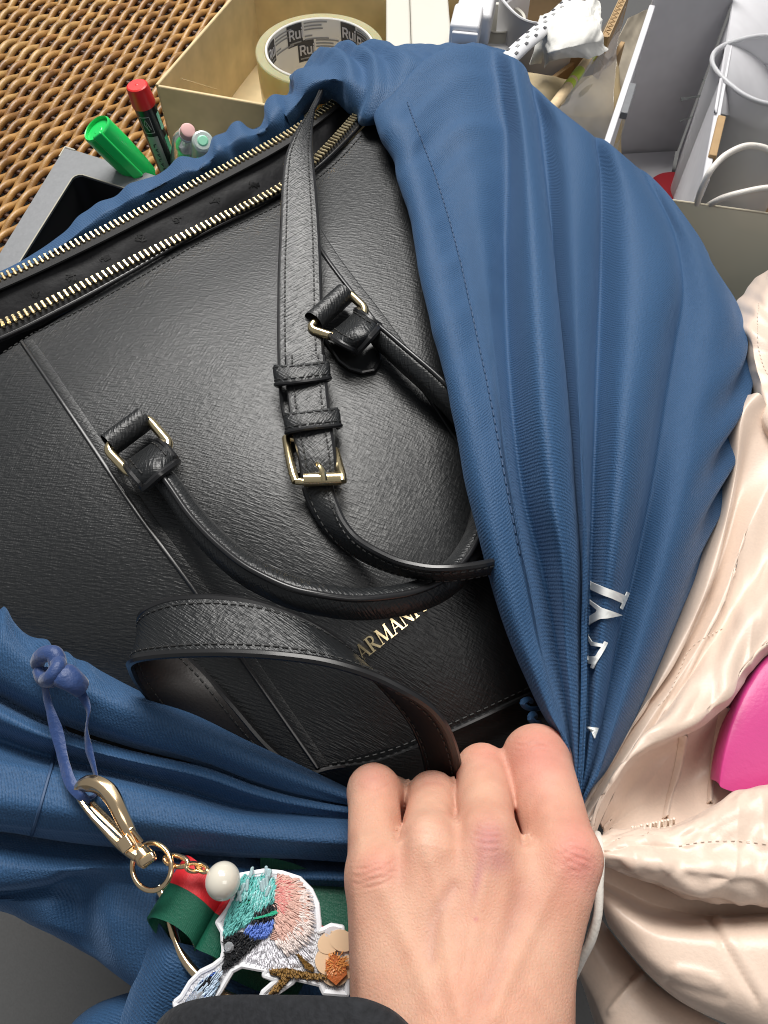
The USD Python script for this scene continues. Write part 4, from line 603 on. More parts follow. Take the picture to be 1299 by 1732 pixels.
for k, an in enumerate(np.linspace(.6, 5.2, 5)):
    c = np.array([1130 + 62 * math.cos(an), 590 + 105 * math.sin(an)]); part(pt, 'petal', drape(affinity.rotate(affinity.scale(Point(*c).buffer(1, 12), 58, 72), math.degrees(an)), ps, .0018 + .0002 * k, .0006, mpc, 16), mt.setdefault('petal', plain('orange_petal_organza', (.80, .56, .36), .3, vary=.0)), smooth=30)
part(pt, 'petal', drape(affinity.scale(Point(1110, 455).buffer(1, 12), 46, 36), ps, .0024, .0006, mpc, 16), mt.setdefault('petal2', plain('pearly_sequin', (.66, .62, .64), .15, coat_weight=.6)), smooth=30)
part(pt, 'blossom_heart', drape(Polygon([(1070, 620), (1110, 570), (1170, 600), (1190, 680), (1130, 740), (1080, 700)]), ps, .0034, .0012, mpc, 14), mt.setdefault('heart', plain('rust_embroidery', (.50, .13, .03), .6, .0004, 900)), smooth=30)
threads(pt, 'blossom_threads', [(1080, 570), (1170, 560), (1190, 640), (1150, 700), (1080, 690)], away(1125, 625), 80, 34, floss('orange_floss', (.66, .27, .07)), .0036)
bq = np.array(birdo.exterior.segmentize(6).coords)[:-1]; bo, bn = ps.at(mpc(bq), .0006); part(pt, 'white_border', tube(bo, .0010, 8, closed=True), floss('white_border_thread', (.82, .82, .85)))
# ------------------------------------------------------------------ cream satin pouch with a pink wallet
cp = thing('satin_pouch', 'cream satin drawstring pouch with sewn ruffled rim, open beside the hand', 'cloth pouch', (0.14, 0.08, T))
C1 = [[(1268, 680, 40), (1232, 760, 40), (1210, 870, 40), (1160, 1020, 40), (1090, 1170, 50), (1010, 1300, 60), (962, 1405, 80)], [(1270, 668, 112), (1238, 715, 108), (1222, 830, 98), (1175, 970, 96), (1110, 1130, 98), (1030, 1265, 102), (964, 1392, 108)], [(1285, 667, 116), (1258, 700, 114), (1245, 800, 108), (1208, 960, 106), (1143, 1110, 106), (1060, 1245, 108), (970, 1392, 112)],
      [(1300, 690, 112), (1275, 750, 106), (1240, 870, 97), (1200, 1000, 97), (1150, 1105, 98), (1085, 1200, 102), (980, 1390, 112)], [(1340, 720, 106), (1310, 800, 106), (1262, 900, 104), (1225, 1010, 104), (1175, 1105, 104), (1108, 1205, 107), (990, 1385, 113)], [(1370, 850, 104), (1330, 900, 103), (1285, 965, 101), (1235, 1035, 101), (1190, 1110, 102), (1125, 1205, 106), (998, 1388, 113)], [(1390, 920, 112), (1335, 975, 111), (1290, 1030, 110), (1240, 1095, 109), (1190, 1160, 109), (1120, 1228, 112), (1035, 1325, 115), (1000, 1395, 114)],
      [(1400, 990, 111), (1335, 1055, 111), (1268, 1118, 111), (1220, 1180, 112), (1165, 1222, 114), (1095, 1252, 116), (1042, 1310, 117), (1004, 1385, 115), (998, 1422, 112)], [(1402, 1000, 104), (1338, 1064, 104), (1271, 1127, 104), (1223, 1189, 105), (1168, 1231, 107), (1099, 1262, 109), (1048, 1318, 110), (1012, 1390, 108), (1004, 1424, 107)]]
c1 = loft([P(c) for c in C1], 150, 130); tv = np.linspace(0, 1, 130)[:, None]; su = np.linspace(0, 1, 150)[None]
c1 = wrinkle(c1, .0045, .026, .02, 81, 2, fade=np.exp(-((tv - .88) / .11) ** 2) + 0 * su); c1 = wrinkle(c1, .002, .05, .05, 82, 3, fade=np.clip(tv * 3, 0, 1))
c1 = crinkle(c1, .0010, .035, 181, np.clip(tv * 2.5 - .9, 0, 1)); p1 = part(cp, 'outer_side', sheet(c1, .0006), m_cream); s1 = Surf(c1)
p, n = s1.at(spl(np.array([(1225, 1062, 0), (1190, 1080, 0), (1165, 1102, 0), (1148, 1140, 0), (1130, 1175, 0), (1112, 1195, 0)], float), 50)[:, :2], .0004); part(p1, 'stitching', dashes(p, n, .0026, .5, .00018), m_cthread, smooth=False, kind='stuff')
E1 = [[(1335, 440, 40), (1300, 470, 40), (1275, 505, 40), (1259, 532, 40), (1255, 570, 40), (1262, 620, 40), (1275, 664, 40), (1292, 740, 50), (1315, 790, 60)], [(1335, 448, 96), (1299, 476, 96), (1274, 508, 97), (1258, 532, 98), (1254, 570, 99), (1261, 620, 100), (1274, 663, 101), (1291, 738, 104), (1312, 786, 105)], [(1345, 465, 107), (1312, 492, 107), (1288, 520, 108), (1274, 542, 109), (1270, 572, 110), (1276, 618, 111), (1288, 660, 112), (1304, 730, 112), (1322, 775, 110)], [(1380, 500, 110), (1345, 525, 110), (1318, 545, 110), (1305, 560, 111), (1302, 580, 112), (1305, 618, 113), (1314, 655, 114), (1326, 715, 113), (1340, 760, 110)], [(1480, 520, 100), (1440, 560, 100), (1420, 580, 100), (1400, 600, 100), (1395, 620, 100), (1395, 640, 100), (1400, 680, 100), (1400, 720, 100), (1400, 760, 100)]]
e1_ = wrinkle(loft([P(c) for c in E1], 100, 60), .0028, .014, .05, 83, 2); pe = part(cp, 'outer_side', sheet(e1_, .0006), m_cream)
p, n = Surf(e1_).at(spl(np.array([(1284, 512, 0), (1281, 545, 0), (1282, 580, 0), (1288, 610, 0), (1299, 635, 0)], float), 40)[:, :2], .0004); part(pe, 'stitching', dashes(p, n, .0026, .5, .00018), m_cthread, smooth=False, kind='stuff')
C2 = [[(1345, 1050, 100), (1271, 1127, 100), (1223, 1189, 101), (1166, 1231, 103), (1097, 1262, 105), (1046, 1318, 106), (1010, 1390, 105)], [(1345, 1110, 86), (1285, 1170, 86), (1240, 1215, 84), (1180, 1255, 84), (1115, 1285, 86), (1065, 1335, 92), (1016, 1400, 100)], [(1345, 1210, 82), (1290, 1240, 80), (1245, 1268, 78), (1190, 1300, 78), (1130, 1330, 82), (1075, 1365, 90), (1020, 1410, 100)], [(1345, 1300, 86), (1300, 1325, 86), (1250, 1345, 86), (1200, 1375, 88), (1140, 1400, 94), (1080, 1412, 100), (1024, 1422, 106)], [(1345, 1340, 90), (1300, 1360, 90), (1250, 1380, 90), (1200, 1400, 92), (1140, 1420, 96), (1080, 1428, 100), (1026, 1432, 106)]]
c2 = wrinkle(loft([P(c) for c in C2], 90, 60), .0022, .03, .03, 85, 2); c2 = crinkle(c2, .0009, .03, 184, np.ones(c2.shape[:2])); p2 = part(cp, 'inner_lining', sheet(c2, .0006), m_cream); s2 = Surf(c2)
for ln in ([(1158, 1238, 0), (1150, 1290, 0), (1138, 1340, 0), (1128, 1385, 0)], [(1228, 1195, 0), (1216, 1250, 0), (1208, 1310, 0), (1204, 1360, 0)]):
    q = spl(np.array(ln, float), 40)[:, :2]; g = np.stack([s2.at(q + [-9, 0], .0002)[0], s2.at(q + [-4, 0], .0016)[0], s2.at(q, .0022)[0], s2.at(q + [2, 0], .0002)[0]]); part(p2, 'lining_seam', sheet(g, .0005), m_cream)
Fr = [[(1002, 1432, 98), (1045, 1422, 96), (1090, 1416, 96), (1135, 1415, 96), (1176, 1402, 96), (1212, 1380, 98), (1252, 1354, 98), (1305, 1340, 99), (1400, 1325, 100)], [(999, 1424, 110), (1040, 1409, 110), (1085, 1401, 110), (1130, 1402, 109), (1170, 1388, 110), (1205, 1365, 112), (1245, 1340, 113), (1299, 1326, 114), (1400, 1310, 114)], [(1002, 1431, 116), (1045, 1420, 118), (1090, 1414, 119), (1135, 1415, 119), (1180, 1405, 120), (1220, 1393, 122), (1260, 1380, 123), (1310, 1376, 124), (1400, 1370, 124)], [(1006, 1437, 117), (1048, 1434, 119), (1095, 1432, 119), (1142, 1435, 119), (1190, 1430, 121), (1235, 1426, 123), (1285, 1424, 124), (1310, 1424, 125), (1400, 1424, 126)], [(1010, 1442, 116), (1052, 1452, 121), (1102, 1462, 123), (1150, 1470, 124), (1200, 1476, 126), (1250, 1480, 127), (1310, 1482, 128), (1400, 1482, 128)], [(1012, 1446, 112), (1055, 1468, 114), (1110, 1490, 115), (1150, 1503, 116), (1200, 1512, 117), (1250, 1518, 118), (1310, 1522, 118), (1400, 1525, 118)], [(1014, 1448, 104), (1057, 1474, 104), (1112, 1496, 104), (1152, 1509, 105), (1200, 1517, 106), (1250, 1523, 106), (1310, 1527, 106), (1400, 1530, 106)], [(1016, 1446, 90), (1057, 1470, 90), (1112, 1490, 90), (1152, 1504, 90), (1200, 1512, 90), (1250, 1518, 90), (1310, 1522, 90), (1400, 1525, 90)]]
f1 = loft([P(c) for c in Fr], 120, 90); tv = np.linspace(0, 1, 90)[:, None]; f1 = wrinkle(f1, .0036, .018, .012, 87, 3, fade=np.sin(np.pi * tv) ** .7); f1 = crinkle(f1, .0016, .018, 182, np.sin(np.pi * tv)); pf = part(cp, 'rim_casing', sheet(f1, .0006), m_cream); sf = Surf(f1)
p, n = sf.at(spl(np.array([(1145, 1432, 0), (1190, 1424, 0), (1240, 1422, 0), (1299, 1428, 0)], float), 50)[:, :2], .0005); part(pf, 'stitching', dashes(p, n, .0024, .5, .00016), m_cthread, smooth=False, kind='stuff')
ov = []
for k in range(15):
    u_ = 1066 + k * 5.0; a, n = sf.at(np.array([[u_, 1418 - .16 * (u_ - 1066)], [u_ + 3, 1409 - .16 * (u_ - 1066)], [u_ + 4, 1399 - .2 * (u_ - 1066)]]), .0001); ov.append(tube(spl(a, 8), .00045, 6))
part(pf, 'overlock_stitching', cat(ov), m_cthread, kind='stuff')
Gr = [[(1012, 1455, 94), (1057, 1470, 92), (1112, 1490, 92), (1200, 1508, 92), (1310, 1518, 92), (1420, 1522, 92)], [(1014, 1488, 90), (1060, 1510, 86), (1112, 1532, 84), (1200, 1548, 84), (1310, 1545, 88), (1420, 1545, 92)], [(1016, 1506, 97), (1058, 1532, 98), (1110, 1556, 98), (1200, 1562, 101), (1310, 1556, 106), (1420, 1560, 108)], [(1020, 1518, 98), (1066, 1560, 103), (1125, 1590, 106), (1210, 1600, 110), (1310, 1610, 114), (1420, 1620, 116)], [(1026, 1540, 96), (1076, 1592, 101), (1140, 1640, 106), (1220, 1665, 110), (1320, 1690, 114), (1420, 1700, 116)], [(1034, 1560, 88), (1086, 1622, 93), (1150, 1680, 97), (1235, 1722, 101), (1330, 1760, 106), (1420, 1790, 110)], [(1036, 1566, 72), (1088, 1628, 72), (1152, 1686, 74), (1237, 1728, 76), (1332, 1766, 80), (1420, 1796, 84)], [(1034, 1560, 50), (1086, 1622, 50), (1150, 1680, 50), (1235, 1722, 50), (1330, 1760, 50), (1420, 1790, 50)]]
g1 = loft([P(c) for c in Gr], 120, 90); g1 = wrinkle(g1, .0030, .09, .04, 89, 2)
g1s = Surf(g1)
def crease(g, pts, w, amp):
    q = pix(g); dd = np.full(q.shape[:2], 1e9)
    for a in spl(np.array(pts, float), 60): dd = np.minimum(dd, ((q - a) ** 2).sum(-1))
    return g + gnorm(g) * (amp * np.exp(-dd / w ** 2))[..., None]
g1 = crease(g1, [(1203, 1556), (1235, 1615), (1280, 1690)], 7, -.0011); g1 = crease(g1, [(1214, 1552), (1247, 1612), (1292, 1686)], 10, .0006); g1 = crease(g1, [(1145, 1640), (1180, 1645), (1215, 1662)], 7, .0009); g1 = crease(g1, [(1130, 1660), (1170, 1675), (1225, 1690)], 7, -.0007)
g1 = crinkle(g1, .0006, .07, 183, np.ones(g1.shape[:2])); part(cp, 'lower_body', sheet(g1, .0006), m_cream)
Ir = [[(1005, 1540, 60), (1050, 1600, 62), (1090, 1640, 64), (1150, 1690, 66), (1300, 1780, 66)], [(992, 1590, 64), (1030, 1650, 70), (1068, 1690, 76), (1130, 1740, 78), (1260, 1820, 78)], [(982, 1640, 60), (1008, 1690, 64), (1028, 1735, 70), (1080, 1800, 72), (1200, 1880, 72)], [(975, 1640, 20), (1002, 1692, 20), (1022, 1737, 20), (1070, 1810, 20), (1190, 1890, 20)]]
i1 = wrinkle(loft([P(c) for c in Ir], 60, 50), .002, .03, .03, 91, 2); i1 = crease(i1, [(1084, 1652), (1058, 1680), (1034, 1712)], 5, .002); part(cp, 'lower_body', sheet(i1, .0006), m_cream)
part(cp, 'drawcord', tube(spl(P([(1010, 1412, 110), (1014, 1430, 116), (1016, 1452, 118), (1014, 1490, 118), (1012, 1540, 117), (1002, 1585, 114), (984, 1622, 108), (966, 1660, 98), (950, 1700, 86)]), 60), .00155, 12), m_cord)
wal = thing('wallet', 'hot pink leather wallet inside the cream satin pouch', 'wallet', (0.17, 0.12, T))
wg = loft([P([(1330, 1070, 60), (1262, 1165, 60), (1230, 1245, 60), (1215, 1325, 60)]), P([(1322, 1072, 98), (1252, 1165, 98), (1222, 1243, 96), (1208, 1320, 93)]), P([(1332, 1078, 105), (1262, 1170, 105), (1232, 1247, 103), (1217, 1328, 99)]), P([(1400, 1110, 108), (1330, 1200, 107), (1290, 1270, 104), (1262, 1345, 99)]), P([(1500, 1140, 106), (1440, 1230, 104), (1400, 1300, 101), (1360, 1370, 96)])], 60, 50)
part(wal, 'wallet_body', sheet(wg, .002), m_pink)
# ------------------------------------------------------------------ wicker top
wk = thing('wicker_tabletop', 'woven brown rattan tabletop in the far left corner behind the boxes', 'wicker table', (-0.3, 0.5, T))
def rat(name, a, b): return M(name, {'tc': ('texture_coordinate', {}), 'n': ('noise_texture', {'scale': 55.0, 'detail': 5.0}), 'r': ('rgb_ramp', {'ramp': [(.3, a), (.72, b)]}), 'n2': ('noise_texture', {'scale': 700.0, 'detail': 2.0}), 'b': ('bump', {'strength': .7, 'distance': .0003}), 'p': ('principled_bsdf', {'roughness': .42, 'coat_weight': .12, 'coat_roughness': .3})}, [('tc.object', 'n.vector'), ('tc.object', 'n2.vector'), ('n.fac', 'r.fac'), ('r.color', 'p.base_color'), ('n2.fac', 'b.height'), ('b.normal', 'p.normal')])
m_rat = [rat('rattan_honey', (.19, .088, .024), (.50, .28, .09)), rat('rattan_brown', (.13, .056, .016), (.38, .19, .06)), rat('rattan_gold', (.24, .125, .035), (.56, .35, .13))]
m_stake = plain('dark_rattan_stake', (.06, .025, .012), .5)
ang = math.radians(66); A_ = np.array([math.cos(ang), math.sin(ang), 0]); B_ = np.array([math.sin(ang), -math.cos(ang), 0])
reg = Polygon(pix_ := [tuple(p[:2]) for p in U(np.array([-60, 440, 330, 330, 130, -60]), np.array([-60, -60, 130, 330, 480, 520]), T)])
o = U(-60, 500, T); pitch, half = .0072, .0285
for k in range(-60, 70):
    off = o + B_ * (k * pitch); ln = LineString([tuple((off - A_ * 1.2)[:2]), tuple((off + A_ * 1.2)[:2])]).intersection(reg)
    if ln.is_empty or ln.length < .02: continue
    s0, s1_ = sorted((np.array(c) - off[:2]) @ A_[:2] for c in ln.coords); s = np.arange(s0 - .02, s1_ + .02, half / 7)
    ph = np.pi * s / half + np.pi * k; wob = (meshkit.noise(np.stack([s * 18, np.full_like(s, k * 3.1), 0 * s], 1), 4) - .5)
    zc = np.sign(np.sin(ph)) * np.abs(np.sin(ph)) ** .9 * .0036 + wob * .002
    part(wk, 'strand', tube(off + s[:, None] * A_ + B_ * (wob * .0022)[:, None] + np.array([0, 0, 1.0]) * zc[:, None], .0033 * (1 + .3 * wob), 8), m_rat[int(rng.integers(0, 3)) if rng.random() > .45 else 0], smooth=True)
for k in range(-40, 60):
    off = o + A_ * ((k + .5) * half); ln = LineString([tuple((off - B_ * 1.2)[:2]), tuple((off + B_ * 1.2)[:2])]).intersection(reg)
    if ln.is_empty or ln.length < .02: continue
    e = np.array([(*c, T) for c in ln.coords]); part(wk, 'stake', tube(e + [0, 0, -.0005], .0026, 8), m_stake)
# ------------------------------------------------------------------ tan cardboard box with a roll of packing tape
cb = thing('cardboard_box', 'open tan cardboard box behind the blue pouch, holding the tape roll', 'cardboard box', (-0.05, 0.6, T))
def wall(px0, px1, z, zb, th, inward, sub=24):         # upright board between two rim points, given at rim height
    a, b = U(*px0, z), U(*px1, z); d = (b - a) / np.linalg.norm(b - a); n = np.array([-d[1], d[0], 0]) * inward; L = np.linalg.norm(b - a)
    m = rbox(L, th, z - zb, .0006); return put(m, (a + b) / 2 + n * th / 2 + [0, 0, -(z - zb) / 2], d, n, np.array([0, 0, 1.0]))
zr_ = .055
part(cb, 'front_wall', wall((266, 146), (640, 212), zr_, T, .003, 1), m_card); part(cb, 'left_wall', wall((262, 142), (420, -40), zr_, T, .003, -1), m_card); part(cb, 'back_wall', wall((424, -38), (800, -10), zr_ - .004, T, .003, -1), m_card); part(cb, 'fold_line', cat([tube(np.stack([U(300, 132, zr_ - .004), U(360, 150, .01)]) + [.0035, -.001, 0], .0005, 6)]), m_card); part(cb, 'right_wall', wall((652, 205), (800, -6), zr_ - .002, T, .003, 1), m_card)
fl_ = np.array([U(266, 146, zr_), U(640, 212, zr_), U(800, -10, zr_), U(420, -40, zr_)]); fp = Polygon([tuple(p[:2]) for p in fl_]).buffer(-.002); fm = trimesh.creation.extrude_polygon(fp, .004); fm.apply_translation([0, 0, -.022]); part(cb, 'base', fm, m_card)
pc = part(cb, 'printed_label', put(rbox(.09, .0012, .05, .0003), U(640, 20, .03) + [0.01, .012, 0], np.array([1, .08, 0]), np.array([-.08, 1, 0]), np.array([0, 0, 1.])), m_white)
for k in range(5): part(pc, 'label_line', put(rbox(.075, .0008, .0022 + .0012 * (k % 2), .0002), U(640, 20, .03) + [0.014, .0108, .018 - .008 * k], np.array([1, .08, 0]), np.array([-.08, 1, 0]), np.array([0, 0, 1.])), m_black)
tp = thing('packing_tape', 'clear yellowish roll of packing tape lying in the tan cardboard box', 'tape roll', U(540, 85, -.018))
m_tapeb = M('clear_tape_roll', {'tc': ('texture_coordinate', {}), 'n': ('noise_texture', {'scale': 30.0}), 'r': ('rgb_ramp', {'ramp': [(.3, (.76, .64, .34)), (.7, (.84, .74, .45))]}), 'p': ('principled_bsdf', {'roughness': .22, 'transmission_weight': .5, 'subsurface_weight': .3, 'subsurface_scale': .01, 'coat_weight': .5})}, [('tc.object', 'n.vector'), ('n.fac', 'r.fac'), ('r.color', 'p.base_color')])
m_core = plain('white_core_paper', (.84, .82, .77), .45); m_ink = plain('dark_print_ink', (.045, .045, .05), .5); m_inkg = plain('grey_print_ink', (.30, .30, .30), .5)
tc_ = U(541, 79, .050); Ro, Ri, Rc, z0, z1 = .0552, .0470, .0452, -.018, .050
def ringm(ro, ri, za, zb_, e=.0008, n=96): return trimesh.creation.revolve([(ri, za), (ro - e, za), (ro, za + e), (ro, zb_ - e), (ro - e, zb_), (ri + e, zb_), (ri, zb_ - e), (ri, za)], sections=n)
def tt_(m): m.apply_translation([tc_[0], tc_[1], 0]); return m
part(tp, 'tape_winding', tt_(ringm(Ro, Ri + .0003, z0 + .001, z1 - .001)), m_tapeb, smooth=30); co = part(tp, 'core', tt_(ringm(Ri, Rc, z0, z1)), m_core, smooth=30)
def onring(m, a0, z):                                  # wrap flat lettering round the inside of the core, read from inside
    v = np.array(m.vertices); a = a0 - v[:, 0] / Rc; r = Rc - .0003 - v[:, 2]; return trimesh.Trimesh(np.stack([tc_[0] + r * np.cos(a), tc_[1] + r * np.sin(a), z + v[:, 1]], 1), m.faces[:, ::-1], process=False)
def flat(m): v, f = trimesh.remesh.subdivide_to_size(m.vertices, m.faces, .003, max_iter=12); return trimesh.Trimesh(v, f, process=False)
def bx_(w, h, d=.0002): m = trimesh.creation.box([w, h, d]); m.apply_translation([w / 2, h / 2, d / 2]); return flat(m)
aa_, zz_ = np.meshgrid(np.linspace(0, 2 * np.pi, 400), np.linspace(z0 + .002, z1 - .02, 60)); pq = pix(np.stack([tc_[0] + Rc * np.cos(aa_), tc_[1] + Rc * np.sin(aa_), zz_], -1)); far = np.sin(aa_) > -.35
for tgt in ((484, 76), (583, 52), (506, 106), (604, 88), (458, 118)):
    k_ = np.argmin(((pq - np.array(tgt)) ** 2).sum(-1) + 1e6 * ~far); a0, zz = aa_.flat[k_], zz_.flat[k_]
    s_ = part(co, 'logo_square', onring(bx_(.0155, .0185), a0, zz), m_ink); tm = meshkit.text_mesh('Rui', .0085, .0003, True); tm.vertices += [.0008, .006, .0003]; tm.vertices[:, 0] *= .92; part(s_, 'logo_lettering', onring(flat(tm), a0, zz), m_white)
    tm = bx_(.012, .0012); tm.vertices += [.0018, .0022, .0003]; part(s_, 'logo_line', onring(tm, a0, zz), m_inkg)
    for j, wl in enumerate((.021, .016, .017, 0, .007, .022)):
        if wl: tm = bx_(wl, .0011); tm.vertices += [.0175, .0165 - .0028 * j, 0]; part(co, 'small_print', onring(tm, a0, zz), m_inkg)
# ------------------------------------------------------------------ grey box and pens
gb_ = thing('grey_box', 'grey coated card box with a rounded black opening, left of the pens', 'box', U(60, 420, T))
zg = .045; c0, c1_, c2_ = U(110, 249, zg), U(330, 318, zg), U(-130, 640, zg); outer = Polygon([tuple(p[:2]) for p in (c0, c1_, c1_ + c2_ - c0, c2_)]); i0, i1_, i2_ = U(128, 292, zg), U(330, 356, zg), U(-40, 560, zg)
inner = Polygon([tuple(p[:2]) for p in (i0, i1_, i1_ + i2_ - i0, i2_)]).intersection(outer.buffer(-.004)).buffer(-.006).buffer(.006)
fm = trimesh.creation.extrude_polygon(outer.difference(inner), .0018); fm.apply_translation([0, 0, zg - .0018]); part(gb_, 'top_frame', fm, m_grey, smooth=20)
fm = trimesh.creation.extrude_polygon(outer.difference(outer.buffer(-.0015)), zg - T - .002); fm.apply_translation([0, 0, T]); part(gb_, 'side_walls', fm, m_grey, smooth=20)
fm = trimesh.creation.extrude_polygon(inner.buffer(.002).difference(inner.buffer(.0008)), .07); fm.apply_translation([0, 0, zg - .072]); part(gb_, 'opening_lining', fm, m_black, smooth=20)
fm = trimesh.creation.extrude_polygon(inner.buffer(.002), .002); fm.apply_translation([0, 0, zg - .074]); part(gb_, 'inner_floor', fm, m_black, smooth=20)
part(gb_, 'worn_corner', cat([tube(np.stack([c0 + [0, 0, .0001], c0 + (c1_ - c0) * .08]), .0008, 6), tube(np.stack([c0 + [0, 0, .0001], c0 + (c2_ - c0) * .05]), .0006, 6)]), plain('bare_card_edge', (.50, .48, .42), .8)); m_rim = plain('worn_card_edge', (.45, .42, .34), .7); rp = resamp(np.array([(*c, zg + .0001) for c in inner.exterior.coords]), .003); part(gb_, 'worn_rim', tube(rp, .0005, 6), m_rim)
def pen(name, label, cat_, p0, p1): return thing(name, label, cat_, P([p1])[0]), P([p0])[0], P([p1])[0]
def along(a, b, prof, sides=32, sx=1., sy=1.):          # lathe along an axis: prof = (mm from the top, radius mm)
    d = (b - a) / np.linalg.norm(b - a); q = np.array([a + d * x_ / 1000 for x_, _ in prof]); t, aa, bb = frames(q); th = np.linspace(0, 2 * np.pi, sides, endpoint=False)
    aa = np.cross(d, [0, 0, 1.0]) if abs(d[2]) < .999 else np.array([1.0, 0, 0]); aa /= np.linalg.norm(aa); bb = np.cross(d, aa); rr = np.array([r for _, r in prof]) / 1000
    v = (q[:, None] + rr[:, None, None] * (np.cos(th)[None, :, None] * aa * sx + np.sin(th)[None, :, None] * bb * sy)).reshape(-1, 3); i = np.arange(len(prof) * sides).reshape(-1, sides); j = np.roll(i, -1, 1)
    qd = np.stack([i[:-1], i[1:], j[1:], j[:-1]], -1).reshape(-1, 4); m = trimesh.Trimesh(v, np.vstack([qd[:, [0, 1, 2]], qd[:, [0, 2, 3]]]), process=False); trimesh.repair.fix_normals(m); return m
m_greenp = plain('green_plastic', (.015, .60, .115), .32, specular_ior_level=.6); m_redp = plain('red_plastic', (.68, .02, .018), .35); m_blackp = plain('black_plastic', (.010, .011, .011), .25); m_clear = M('clear_plastic', {'p': ('principled_bsdf', {'base_color': (.86, .92, .88), 'roughness': .12, 'transmission_weight': .75, 'ior': 1.3})}); m_pinkp = plain('pale_pink_rubber', (.72, .42, .40), .6)
m_dgreen = plain('label_green', (.05, .30, .15), .35); m_silv = plain('label_silver', (.30, .28, .28), .4); m_lgreen = plain('label_pale_green', (.25, .62, .42), .4)
t_, a, b = pen('green_marker', 'bright green capped marker leaning over the edge of the grey box', 'marker pen', (163, 217, 80), (330, 385, -20))
d_ = (b - a) / np.linalg.norm(b - a); sd = np.cross(d_, [0, 0, 1.0]); sd /= np.linalg.norm(sd)
gc = along(a, b, [(0, 10.2), (0.2, 11.2), (1, 11.6), (20, 11.9), (42, 11.2), (50, 10.4), (51, 9.8), (51.2, 0.1)], 36); cpn = part(t_, 'cap', gc, m_greenp, smooth=30)
part(cpn, 'cap_end', along(a, b, [(2.2, .05), (2.1, 9.8), (2.6, 10.4), (3.2, 10.6)], 32), m_greenp, smooth=30); part(cpn, 'cap_hollow_rim', along(a, b, [(0, 11.0), (-.5, 10.7), (0, 10.2), (2.4, 10.0)], 32), m_greenp, smooth=30)
m = along(a, b, [(1.6, .1), (1.5, 3.0), (1.9, 3.6), (2.3, 3.7)], 20); part(cpn, 'end_boss', m, m_greenp, smooth=30)
sd = sd if sd @ np.array([-1, -.6, 0]) > 0 else -sd; part(t_, 'clip', put(rbox(.044, .0075, .0034, .0013, 2), a + d_ * .0205 + sd * .0122 + np.array([0, 0, .002]), d_, np.cross(sd, d_), sd), m_greenp, smooth=30); part(t_, 'barrel', along(a, b, [(46, 0.1), (46, 7.6), (120, 7.6), (120, .1)], 28), m_greenp, smooth=30)
t_, a, b = pen('permanent_marker', 'black permanent marker with red end cap standing between green marker and cardboard box', 'marker pen', (231, 143, 95), (322, 380, -30))
part(t_, 'end_cap', along(a, b, [(0, .05), (0, 6.6), (.6, 7.6), (1.4, 8.0), (9, 8.5), (10.4, 8.7), (13.5, 8.8), (15, 8.6), (15, 7.0)], 40), m_redp, smooth=30); part(t_, 'cap_dimple', along(a, b, [(-.3, .05), (-.25, .8), (0, 1.2)], 16), m_redp, smooth=30)
part(t_, 'barrel', along(a, b, [(14, .1), (14, 8.1), (120, 8.1), (120, .1)], 40), m_blackp, smooth=30)
d_ = (b - a) / np.linalg.norm(b - a); aa = np.cross(d_, [0, 0, 1.0]); aa /= np.linalg.norm(aa); bb = np.cross(d_, aa); bb = bb if bb[2] > 0 else -bb
cv = lambda an, s_, r_=.00825: a + d_ * s_ + (aa * math.sin(an) + bb * math.cos(an)) * r_
tow = (np.array([0, 0, H]) - a); th0 = math.atan2(tow @ aa, tow @ bb)
def patch(a0, a1, s0, s1, r_=.00825): g = np.array([[cv(th0 + an, s_, r_) for s_ in np.linspace(s0, s1, 12)] for an in np.linspace(a0, a1, 14)]); return sheet(g, .0001)
lb = part(t_, 'label_panel', patch(-.1, .95, .036, .10), m_silv); part(t_, 'label_panel', patch(-1.25, -.72, .040, .10), m_dgreen); part(t_, 'label_panel', patch(-1.2, -.75, .021, .034), m_lgreen)
for s0, s1, a0, a1 in ((.020, .0206, .0, .95), (.0325, .0331, .0, .95), (.020, .0331, .0, .05), (.020, .0331, .9, .95)): part(t_, 'emblem_line', patch(a0, a1, s0, s1, .0083), m_silv)
part(t_, 'emblem', cat([tube(np.array([cv(th0 + x_, y_, .0083) for x_, y_ in ((.2, .030), (.45, .0225), (.5, .029))]), .0003, 6), tube(np.array([cv(th0 + x_, y_, .0083) for x_, y_ in ((.5, .0225), (.7, .026), (.4, .031))]), .0003, 6)]), m_silv)
for k in range(13): part(lb, 'label_mark', tube(np.array([cv(th0 + .30, .042 + k * .0042, .0084), cv(th0 + .52, .0425 + k * .0042, .0084), cv(th0 + (.36 if k % 3 else .55), .0445 + k * .0042, .0084)]), .00045, 6), m_ink)
t_, a, b = pen('mechanical_pencil', 'clear pencil with a pale pink eraser top beside the black marker', 'pencil', (318, 219, 80), (300, 330, -30))
part(t_, 'eraser', along(a, b, [(0, .05), (0, 3.6), (.6, 4.8), (1.8, 5.3), (7, 5.5)], 24), m_pinkp, smooth=30); part(t_, 'ferrule', along(a, b, [(6, 5.6), (6, 6.0), (8.5, 6.2), (8.5, 5.0)], 24), m_wplastic, smooth=30); part(t_, 'barrel', along(a, b, [(8, 5.2), (15, 8.0), (22, 9.8), (110, 9.8), (110, .1)], 28), m_clear, smooth=30); part(t_, 'inner_tube', along(a, b, [(8, .1), (8, 2.6), (110, 2.6), (110, .1)], 16), m_ivory, smooth=30)
